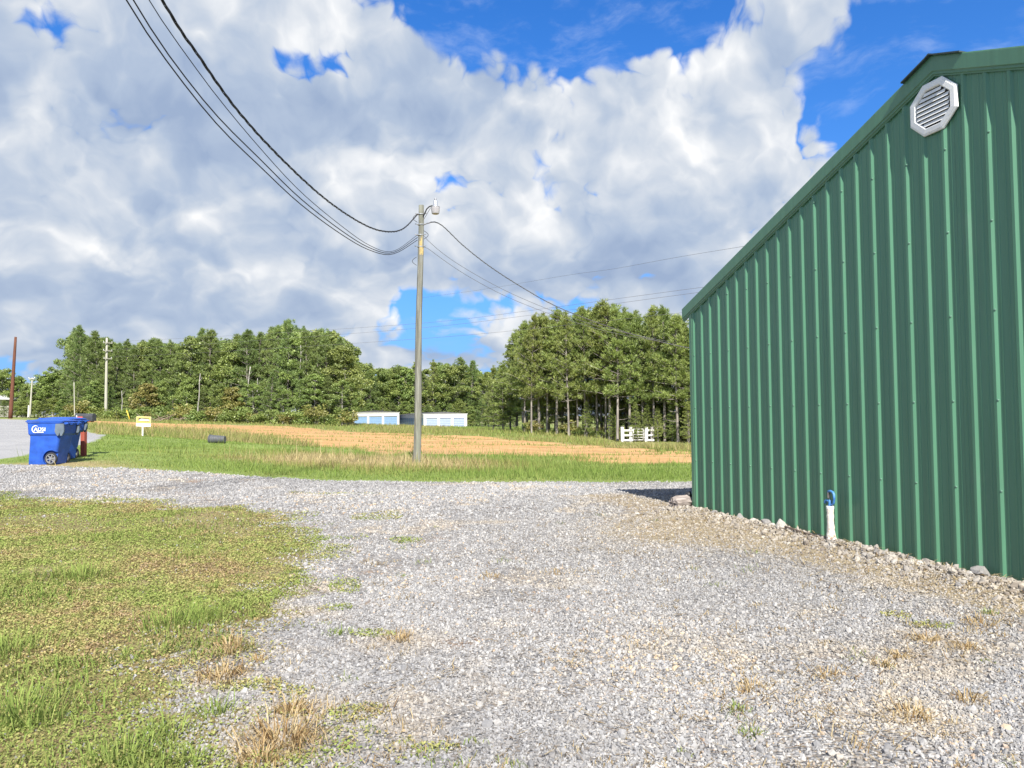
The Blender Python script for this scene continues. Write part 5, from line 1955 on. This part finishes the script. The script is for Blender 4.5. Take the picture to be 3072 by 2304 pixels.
# rough meadow between the clay and the trees
def keep_meadow(x, y, rng):
    g, l, c, r = masks(x, y)
    return (c < 0.3) & (r < -0.3) & (g < 0) & ~((y < 34) & (x < 12)) & (rng.uniform(0, 1, len(x)) < 0.9)


scatter_grass('meadow_grass', 150000, (30, 150), lambda y: (-0.60 * y, 0.42 * y + 3), keep_meadow,
              lambda x, y, rng, d: (0.16 + 0.45 * vnoise(x, y, 0.3, 64)) * rng.uniform(0.5, 1.3, len(x)) * np.where((x > 6) & (x < 14) & (y > 42) & (y < 62), 0.35, 1.0), 0.022,
              lambda x, y: 0.55 + 0.5 * (vnoise(x, y, 0.22, 66) - 0.5) - np.where((y > 85) & (x > -8) & (x < 6), 0.3, 0), 303, label='rough olive meadow grass between clay and trees')


# near lawn: low weeds plus longer tufts
def lawn_w(x, y):
    l = sdf(POLY_LAWN, x, y)
    return l + (vnoise(x, y, 1.9, 111, 4) - 0.5) * 1.5


# mossy islands in the gravel: (pixel, radius across, radius deep in metres)
PATCHES = []
for px, py, rx, ry in [(1030, 1760, 0.22, 0.34), (1000, 1825, 0.17, 0.16), (1115, 1905, 0.20, 0.11), (1215, 1622, 0.30, 0.35), (960, 1650, 0.5, 0.4), (2690, 1850, 0.17, 0.16), (2800, 1885, 0.22, 0.12),
                       (1080, 2150, 0.22, 0.14), (740, 2060, 0.3, 0.16), (1130, 1550, 0.5, 0.5), (860, 2075, 0.2, 0.1), (1000, 1480, 1.2, 0.35), (1300, 2260, 0.16, 0.08), (850, 1600, 0.6, 0.5)]:
    _p = hit(px, py)
    PATCHES.append((_p.x, _p.y, rx, ry))


def patch_field(x, y):
    return np.max([np.exp(-((x - a) / rx) ** 2 - ((y - b) / ry) ** 2) for a, b, rx, ry in PATCHES], axis=0)


def keep_mat(x, y, rng):
    g = sdf(POLY_GRAVEL, x, y)
    bare = vnoise(x, y, 1.1, 115, 4)
    isl = patch_field(x, y) > 0.35 + 0.9 * vnoise(x, y, 3.3, 117, 3) * 0.5
    w = lawn_w(x, y)
    return (g > 0.05) & ((rng.uniform(0, 1, len(x)) < np.clip((w + 0.32) / 0.5, 0, 1) * np.clip((0.68 - bare) * 6, 0.22, 1.0)) | (isl & (rng.uniform(0, 1, len(x)) < 0.55)))


def lawn_mat():
    rng = np.random.default_rng(401)
    n = 900000
    y = 2.6 * (14.5 / 2.6) ** (rng.uniform(0, 1, n) ** 0.85)
    x = (-0.69 * y - 1.0) + (1.19 * y + 1.8) * rng.uniform(0, 1, n) ** 1.25
    m = keep_mat(x, y, rng)
    x, y = x[m], y[m]
    pt = vnoise(x, y, 2.6, 121, 3)
    z = H(x, y) + rng.uniform(0.0, 0.028, len(x)) * (0.4 + 1.1 * pt)
    P = np.stack([x, y, z], 1)
    k = len(x)
    nr = unit(rng, k) * 0.75 + np.array([0, 0, 0.9])
    nr /= np.linalg.norm(nr, axis=1, keepdims=True)
    a = np.cross(nr, unit(rng, k))
    a /= np.linalg.norm(a, axis=1, keepdims=True) + 1e-9
    b = np.cross(nr, a)
    s = (0.0055 + 0.0055 * rng.uniform(0, 1, (k, 1))) * (0.8 + y[:, None] / 17)
    V = np.stack([P - a * s, P - b * s * 0.6, P + a * s, P + b * s * 0.6], 1).reshape(-1, 3)
    F = np.arange(k)[:, None] * 4 + np.array([[0, 1, 2, 3]])
    t = np.clip(vnoise(x, y, 1.3, 125, 4) * 1.3 - 0.24 + (vnoise(x, y, 9.0, 126, 3) - 0.5) * 0.9 + rng.normal(0, 0.16, k), 0, 1)
    col = colmix(t, [(0, (0.26, 0.33, 0.09)), (0.4, (0.35, 0.37, 0.13)), (0.68, (0.42, 0.37, 0.17)), (0.86, (0.33, 0.24, 0.11)), (1, (0.44, 0.34, 0.21))]) * rng.uniform(0.75, 1.25, (k, 1))
    me = tri_mesh('lawn_weeds', V, F)
    set_col(me, np.repeat(col, 4, 0))
    me.materials.append(M_BLADE)
    tag(link('lawn_weeds', me), 'low mat of small-leaved weeds and moss on the near lawn', 'ground cover', kind='stuff')


lawn_mat()


def keep_lawn(x, y, rng):
    g = sdf(POLY_GRAVEL, x, y)
    w = lawn_w(x, y)
    patch = vnoise(x, y, 1.0, 131, 3)
    left = np.clip((-x - 2.0) / 5, 0, 1) * 0.08
    return (g > 0.05) & (w > 0.15) & (rng.uniform(0, 1, len(x)) < np.clip((patch + left - 0.60) * 6, 0.16, 0.6))


scatter_grass('lawn_grass', 95000, (2.6, 14.5), lambda y: (-0.69 * y - 1.0, 0.0 * y + 0.4), keep_lawn,
              lambda x, y, rng, d: (0.03 + 0.09 * np.clip(vnoise(x, y, 1.0, 131, 3) - 0.38, 0, 1) * 2.2) * rng.uniform(0.5, 1.5, len(x)), 0.0055,
              lambda x, y: 0.33 + 0.7 * (vnoise(x, y, 0.9, 133) - 0.5), 304, segs=2, lean=0.95, ypow=0.8, label='patches of longer green grass blades on the near lawn')


# thin straw lying about the wall and the gravel
def straw_litter():
    rng = np.random.default_rng(411)
    n = 30000
    y = 2.8 * (14 / 2.8) ** rng.uniform(0, 1, n)
    x = (-0.3 * y) + (1.0 * y + 0.6) * rng.uniform(0, 1, n)
    d, s = wall_dist(x, y)
    st = straw_amount(x, y)
    pt = vnoise(x, y, 1.7, 141, 3)
    m = (d > 0.03) & (rng.uniform(0, 1, n) < st * 0.9 + np.clip((pt - 0.58) * 3, 0, 0.5))
    x, y = x[m], y[m]
    k = len(x)
    z = H(x, y) + rng.uniform(0.008, 0.028, k)
    a = rng.uniform(0, 6.28, k)
    L = rng.uniform(0.02, 0.10, k) * (0.6 + y / 14)
    dr = np.stack([np.cos(a), np.sin(a), rng.normal(0.05, 0.18, k)], 1) * L[:, None]
    w = np.stack([-np.sin(a), np.cos(a), np.zeros(k)], 1) * (0.0016 + 0.0011 * y[:, None] / 4)
    P = np.stack([x, y, z], 1)
    V = np.stack([P - w, P + w, P + dr + w * 0.6, P + dr - w * 0.6], 1).reshape(-1, 3)
    F = np.arange(k)[:, None] * 4 + np.array([[0, 1, 2, 3]])
    col = colmix(rng.uniform(0, 1, k), [(0, (0.20, 0.12, 0.06)), (0.4, (0.36, 0.27, 0.14)), (1, (0.55, 0.46, 0.29))])
    me = tri_mesh('straw_litter', V, F)
    set_col(me, np.repeat(col, 4, 0))
    me.materials.append(M_BLADE)
    tag(link('straw_litter', me), 'dry straw and stalks littered on the gravel and along the wall', 'straw', kind='stuff')


straw_litter()


def sprigs():
    rng = np.random.default_rng(421)
    n = 420
    y = 3.0 * (12.5 / 3.0) ** rng.uniform(0, 1, n)
    x = rng.uniform(-0.35, 0.69, n) * y
    d, s = wall_dist(x, y)
    pt = vnoise(x, y, 0.8, 145, 3)
    m = (d > 0.15) & (lawn_w(x, y) < 0.3) & (rng.uniform(0, 1, n) < np.clip((pt - 0.42) * 4, 0.05, 1) + 0.3 * (x > 1.0))
    x, y = x[m], y[m]
    per = 16
    cx_, cy_ = np.repeat(x, per), np.repeat(y, per)
    sz = np.repeat(rng.uniform(0.5, 1.3, len(x)), per)
    px, py = cx_ + rng.normal(0, 0.045, len(cx_)) * sz, cy_ + rng.normal(0, 0.045, len(cx_)) * sz
    P = np.stack([px, py, H(px, py)], 1)
    L = rng.uniform(0.03, 0.085, len(px)) * sz
    g = np.repeat(rng.uniform(0, 1, len(x)) < 0.16, per)
    col = colmix(rng.uniform(0, 1, len(px)), [(0, (0.27, 0.18, 0.09)), (0.4, (0.44, 0.34, 0.18)), (1, (0.60, 0.50, 0.31))])
    col = np.where(g[:, None], colmix(rng.uniform(0.1, 0.6, len(px)), GREENS), col)
    V, F, C = blades(rng, P, L, np.full(len(px), 0.0045), col, np.abs(rng.normal(1.3, 0.4, len(px))), None, 2)
    me = tri_mesh('dry_sprigs', V, F)
    set_col(me, C)
    me.materials.append(M_BLADE)
    tag(link('dry_sprigs', me), 'thin dry grass sprigs coming up all over the gravel', 'grass', kind='stuff')


sprigs()


# ------------------------------------------------------------------ single tufts one can point at
def tuft(name, px, py, rad, hgt, n, kind, seed, label, group):
    rng = np.random.default_rng(seed)
    p = hit(px, py)
    base = rng.normal(0, rad * 0.28, (n, 3)) * np.array([1, 1, 0])
    z = H(base[:, 0] + p.x, base[:, 1] + p.y) - p.z
    base[:, 2] = z
    az = np.arctan2(base[:, 1], base[:, 0]) + rng.normal(0, 0.7, n)
    lean = np.abs(rng.normal(1.45 if kind == 'dry' else 0.9, 0.45, n))
    L = hgt * rng.uniform(0.45, 1.15, n)
    if kind == 'dry':
        col = colmix(rng.uniform(0, 1, n), [(0, (0.28, 0.17, 0.08)), (0.4, (0.46, 0.34, 0.17)), (1, (0.62, 0.50, 0.30))])
    else:
        col = colmix(rng.uniform(0, 0.5, n), GREENS) * rng.uniform(0.9, 1.35, (n, 1))
    V, F, C = blades(rng, base, L, np.full(n, 0.0052), col, lean, az, 2)
    me = tri_mesh(name, V, F)
    set_col(me, C)
    me.materials.append(M_BLADE)
    o = link(name, me, None, None, p)
    tag(o, label, 'grass tuft', group)


for k, (x, y, r, h_, n, lab) in enumerate([
        (850, 2235, 0.26, 0.20, 230, 'largest straw-coloured grass tuft in the gravel at the bottom centre'),
        (775, 2285, 0.16, 0.14, 120, 'straw tuft at the bottom edge left of the largest one'),
        (880, 2150, 0.14, 0.13, 110, 'straw tuft just behind the largest one near the bottom centre'),
        (690, 1960, 0.17, 0.16, 130, 'straw tuft at the edge where lawn meets gravel, farther of two'),
        (665, 2035, 0.20, 0.15, 150, 'straw tuft at the edge where lawn meets gravel, nearer of two'),
        (1195, 1925, 0.14, 0.12, 90, 'straw tuft on a brown patch in the middle of the gravel'),
        (775, 1985, 0.08, 0.09, 50, 'small straw tuft right of the two at the lawn edge'),
        (1470, 1735, 0.22, 0.08, 70, 'low straw tuft in the gravel before the hydrant side'),
        (1660, 1720, 0.25, 0.07, 70, 'low spread straw tuft right of centre in the gravel'),
        (2780, 1925, 0.14, 0.10, 80, 'straw tuft on the right slope of gravel below the wall'),
        (2900, 1950, 0.14, 0.09, 80, 'straw tuft at the right edge slope near a brown patch'),
        (2650, 2000, 0.10, 0.09, 60, 'small straw tuft on the right gravel, left of two others'),
        (2700, 1975, 0.10, 0.09, 60, 'small straw tuft between two others on the right gravel'),
        (2900, 2110, 0.12, 0.11, 70, 'straw tuft near the lower right edge of the gravel'),
        (2730, 2150, 0.16, 0.10, 90, 'wide thin straw tuft at the lower right'),
        (2480, 2030, 0.09, 0.08, 50, 'small straw tuft in the open gravel right of centre'),
        (2250, 2070, 0.14, 0.08, 70, 'flattened straw tuft in the gravel right of the bottom centre'),
        (2940, 1880, 0.18, 0.09, 80, 'straw tuft closest to the wall on the right slope')]):
    tuft('dry_tuft', x, y, r, h_, n, 'dry', 500 + k, lab, 'straw-coloured tufts in the gravel')
for k, (x, y, r, h_, n, lab) in enumerate([
        (250, 1735, 0.42, 0.24, 330, 'big green grass clump in the left middle of the near lawn'),
        (510, 1880, 0.40, 0.22, 330, 'wide bright green grass clump in the middle of the near lawn'),
        (600, 1865, 0.28, 0.20, 180, 'green clump at the right side of the wide bright clump'),
        (650, 2150, 0.14, 0.17, 60, 'light green upright tuft near the lawn edge bottom'),
        (515, 2210, 0.13, 0.20, 50, 'tall thin green tuft near the bottom of the lawn'),
        (60, 2160, 0.40, 0.26, 320, 'large green clump at the lower left corner'),
        (30, 1960, 0.34, 0.22, 220, 'green clump at the left edge of the near lawn'),
        (360, 2290, 0.22, 0.18, 140, 'green tuft at the bottom edge of the lawn'),
        (575, 2290, 0.12, 0.15, 60, 'small green tuft at the bottom edge beside the gravel'),
        (1015, 1900, 0.12, 0.08, 60, 'small green tuft in the gravel near the straw tufts'),
        (640, 1770, 0.13, 0.12, 70, 'small light green tuft in the upper right part of the lawn'),
        (560, 1675, 0.26, 0.12, 110, 'low green tuft in the upper middle of the lawn'),
        (875, 1720, 0.14, 0.10, 60, 'little dark green tuft on the lawn edge facing the gravel'),
        (720, 1735, 0.16, 0.11, 60, 'small green tuft near the upper right lawn edge'),
        (1215, 1625, 0.25, 0.07, 90, 'flat green weed tuft alone in the far gravel'),
        (2210, 2130, 0.08, 0.06, 50, 'small green tuft in the gravel right of the bottom centre'),
        (2255, 2205, 0.09, 0.06, 60, 'green tuft below the other one right of the bottom centre'),
        (2970, 1842, 0.08, 0.07, 50, 'tiny green tuft near the wall at the right edge')]):
    tuft('green_tuft', x, y, r * 1.25, h_ * 0.78, n, 'green', 560 + k, lab, 'green tufts on lawn and gravel')


# ------------------------------------------------------------------ gravel stones
def stone_mat():
    m, N, b, o = new_mat('limestone_chips')
    t = N.attr('tone', 'INSTANCER')
    p = N.new('ShaderNodeTexCoord').outputs['Object']
    c = N.ramp(t, [(0.0, (0.11, 0.11, 0.115)), (0.25, (0.18, 0.18, 0.185)), (0.55, (0.245, 0.245, 0.25)), (0.8, (0.325, 0.322, 0.318)), (0.93, (0.41, 0.403, 0.392)), (0.97, (0.34, 0.24, 0.16)), (1.0, (0.42, 0.33, 0.22))])
    c = N.mix(N.m('MULTIPLY', N.attr('warm', 'INSTANCER'), 0.65), c, N.mix(t, (0.17, 0.125, 0.08), (0.47, 0.41, 0.31)))
    c = N.mix(0.35, c, N.mix(N.noise(p, 2.0, 3.0), c, N.mix(0.5, c, (0.45, 0.44, 0.42))))
    N.put(b.inputs['Base Color'], c)
    b.inputs['Roughness'].default_value = 0.85
    b.inputs['Specular IOR Level'].default_value = 0.25
    return m


def gravel_points():
    rng = np.random.default_rng(601)
    X, Y, S = [], [], []
    for y0, y1, dens, s0, s1 in ((2.5, 4.5, 6500, 0.0036, 0.0105), (4.5, 7.5, 2900, 0.0050, 0.0125), (7.5, 11.0, 1200, 0.0065, 0.0150), (11.0, 19.5, 560, 0.010, 0.022)):
        w0 = 0.69 * y1 + 0.8
        n = int(2 * w0 * (y1 - y0) * dens)
        x = rng.uniform(-w0, w0, n)
        y = rng.uniform(y0, y1, n)
        m = np.abs(x) < 0.69 * y + 0.8
        x, y = x[m], y[m]
        g = sdf(POLY_GRAVEL, x, y)
        d, s = wall_dist(x, y)
        w = lawn_w(x, y)
        pr = np.clip(0.5 - w * 1.3, 0.035, 1.0) * np.where(vnoise(x, y, 1.3, 155, 4) > 0.66, 0.35, 1.0)
        pr *= np.where(straw_amount(x, y) > 0.5, 0.6, 1.0)
        m = (g > -0.1) & ((d > 0.03) | (s < -0.1)) & (rng.uniform(0, 1, len(x)) < pr)
        x, y = x[m], y[m]
        X.append(x)
        Y.append(y)
        S.append(s0 + (s1 - s0) * rng.uniform(0, 1, len(x)) ** 2.2)
    # coarser lumps heaped at the wall foot
    n = 2600
    ss, dd = rng.uniform(-0.3, 9.3, n), np.abs(rng.normal(0.22, 0.16, n)) + 0.04
    X.append(CORNER.x + WU.x * ss - WM.x * dd)
    Y.append(CORNER.y + WU.y * ss - WM.y * dd)
    S.append(0.010 + 0.022 * rng.uniform(0, 1, n) ** 3)
    # a few big pieces everywhere
    n = 1100
    y = 2.6 * (14 / 2.6) ** rng.uniform(0, 1, n)
    x = rng.uniform(-0.4, 0.69, n) * y
    d, s = wall_dist(x, y)
    m = ((d > 0.05) | (s < -0.1)) & (lawn_w(x, y) < 0.1)
    X.append(x[m])
    Y.append(y[m])
    S.append(rng.uniform(0.012, 0.021, m.sum()))
    x, y, s = np.concatenate(X), np.concatenate(Y), np.concatenate(S)
    z = H(x, y) + s * 0.25
    return np.stack([x, y, z], 1), s, rng


def build_gravel():
    P, S, rng = gravel_points()
    n = len(P)
    print('stones', n)
    me = bpy.data.meshes.new('gravel')
    me.vertices.add(n)
    me.vertices.foreach_set('co', P.astype(np.float32).ravel())
    x, y = P[:, 0], P[:, 1]
    tufts_at = [hit(a, b) for a, b in ((850, 2235), (690, 1960), (665, 2035), (1195, 1925), (2780, 1925), (2900, 1950), (880, 2150), (2730, 2150))]
    near_tuft = np.max([np.exp(-((x - q.x) / 0.30) ** 2 - ((y - q.y) / 0.26) ** 2) for q in tufts_at], axis=0)
    warm = np.clip(near_tuft * 1.1 + straw_amount(x, y) * 0.8 + np.clip(vnoise(x, y, 1.5, 161, 4) - 0.60, 0, 1) * 5 + rng.normal(0, 0.12, n), 0, 1)
    sc = S[:, None] * rng.uniform(0.7, 1.35, (n, 3)) * np.array([1, 1, 0.72])
    for nm, typ, fld, val in (('rot', 'FLOAT_VECTOR', 'vector', rng.uniform(0, 6.283, (n, 3))), ('scl', 'FLOAT_VECTOR', 'vector', sc), ('tone', 'FLOAT', 'value', np.clip(rng.beta(1.7, 1.7, n) * 0.96 + (vnoise(x, y, 0.45, 171, 3) - 0.5) * 0.5 * (y < 20), 0, 1)), ('warm', 'FLOAT', 'value', warm)):
        a = me.attributes.new(nm, typ, 'POINT')
        a.data.foreach_set(fld, val.astype(np.float32).ravel())
    ob = link('gravel_stones', me)
    tag(ob, 'loose grey and white limestone chips covering the drive', 'gravel', kind='stuff')
    ng = bpy.data.node_groups.new('stone_scatter', 'GeometryNodeTree')
    ng.interface.new_socket('Geometry', in_out='INPUT', socket_type='NodeSocketGeometry')
    ng.interface.new_socket('Geometry', in_out='OUTPUT', socket_type='NodeSocketGeometry')
    nd, ln = ng.nodes, ng.links
    gi, go = nd.new('NodeGroupInput'), nd.new('NodeGroupOutput')
    join = nd.new('GeometryNodeJoinGeometry')
    smat = stone_mat()
    for k in range(5):
        ico = nd.new('GeometryNodeMeshIcoSphere')
        ico.inputs['Radius'].default_value = 1.0
        ico.inputs['Subdivisions'].default_value = 1 if k < 3 else 2
        nz = nd.new('ShaderNodeTexNoise')
        nz.noise_dimensions = '4D'
        nz.inputs['W'].default_value = 3.7 * k
        nz.inputs['Scale'].default_value = 1.1
        sub = nd.new('ShaderNodeVectorMath')
        sub.operation = 'SUBTRACT'
        sub.inputs[1].default_value = (0.5, 0.5, 0.5)
        ln.new(nz.outputs['Color'], sub.inputs[0])
        scl = nd.new('ShaderNodeVectorMath')
        scl.operation = 'SCALE'
        scl.inputs['Scale'].default_value = 2.0
        ln.new(sub.outputs[0], scl.inputs[0])
        sp = nd.new('GeometryNodeSetPosition')
        ln.new(ico.outputs['Mesh'], sp.inputs['Geometry'])
        ln.new(scl.outputs[0], sp.inputs['Offset'])
        ss = nd.new('GeometryNodeSetShadeSmooth')
        ss.inputs['Shade Smooth'].default_value = False
        ln.new(sp.outputs[0], ss.inputs[0])
        sm = nd.new('GeometryNodeSetMaterial')
        sm.inputs['Material'].default_value = smat
        ln.new(ss.outputs[0], sm.inputs[0])
        gi2 = nd.new('GeometryNodeGeometryToInstance')
        ln.new(sm.outputs[0], gi2.inputs[0])
        ln.new(gi2.outputs[0], join.inputs[0])
    iop = nd.new('GeometryNodeInstanceOnPoints')
    iop.inputs['Pick Instance'].default_value = True

    def na(nm, dt):
        a = nd.new('GeometryNodeInputNamedAttribute')
        a.data_type = dt
        a.inputs['Name'].default_value = nm
        return a.outputs['Attribute']
    rv = nd.new('FunctionNodeRandomValue')
    rv.data_type = 'INT'
    for s in rv.inputs:
        if s.name == 'Min' and s.type == 'INT':
            s.default_value = 0
        if s.name == 'Max' and s.type == 'INT':
            s.default_value = 4
    ri = [s for s in rv.outputs if s.type == 'INT'][0]
    ln.new(gi.outputs[0], iop.inputs['Points'])
    ln.new(join.outputs[0], iop.inputs['Instance'])
    ln.new(ri, iop.inputs['Instance Index'])
    e2r = nd.new('FunctionNodeEulerToRotation')
    ln.new(na('rot', 'FLOAT_VECTOR'), e2r.inputs[0])
    ln.new(e2r.outputs[0], iop.inputs['Rotation'])
    ln.new(na('scl', 'FLOAT_VECTOR'), iop.inputs['Scale'])
    ln.new(iop.outputs[0], go.inputs[0])
    md = ob.modifiers.new('scatter', 'NODES')
    md.node_group = ng


build_gravel()
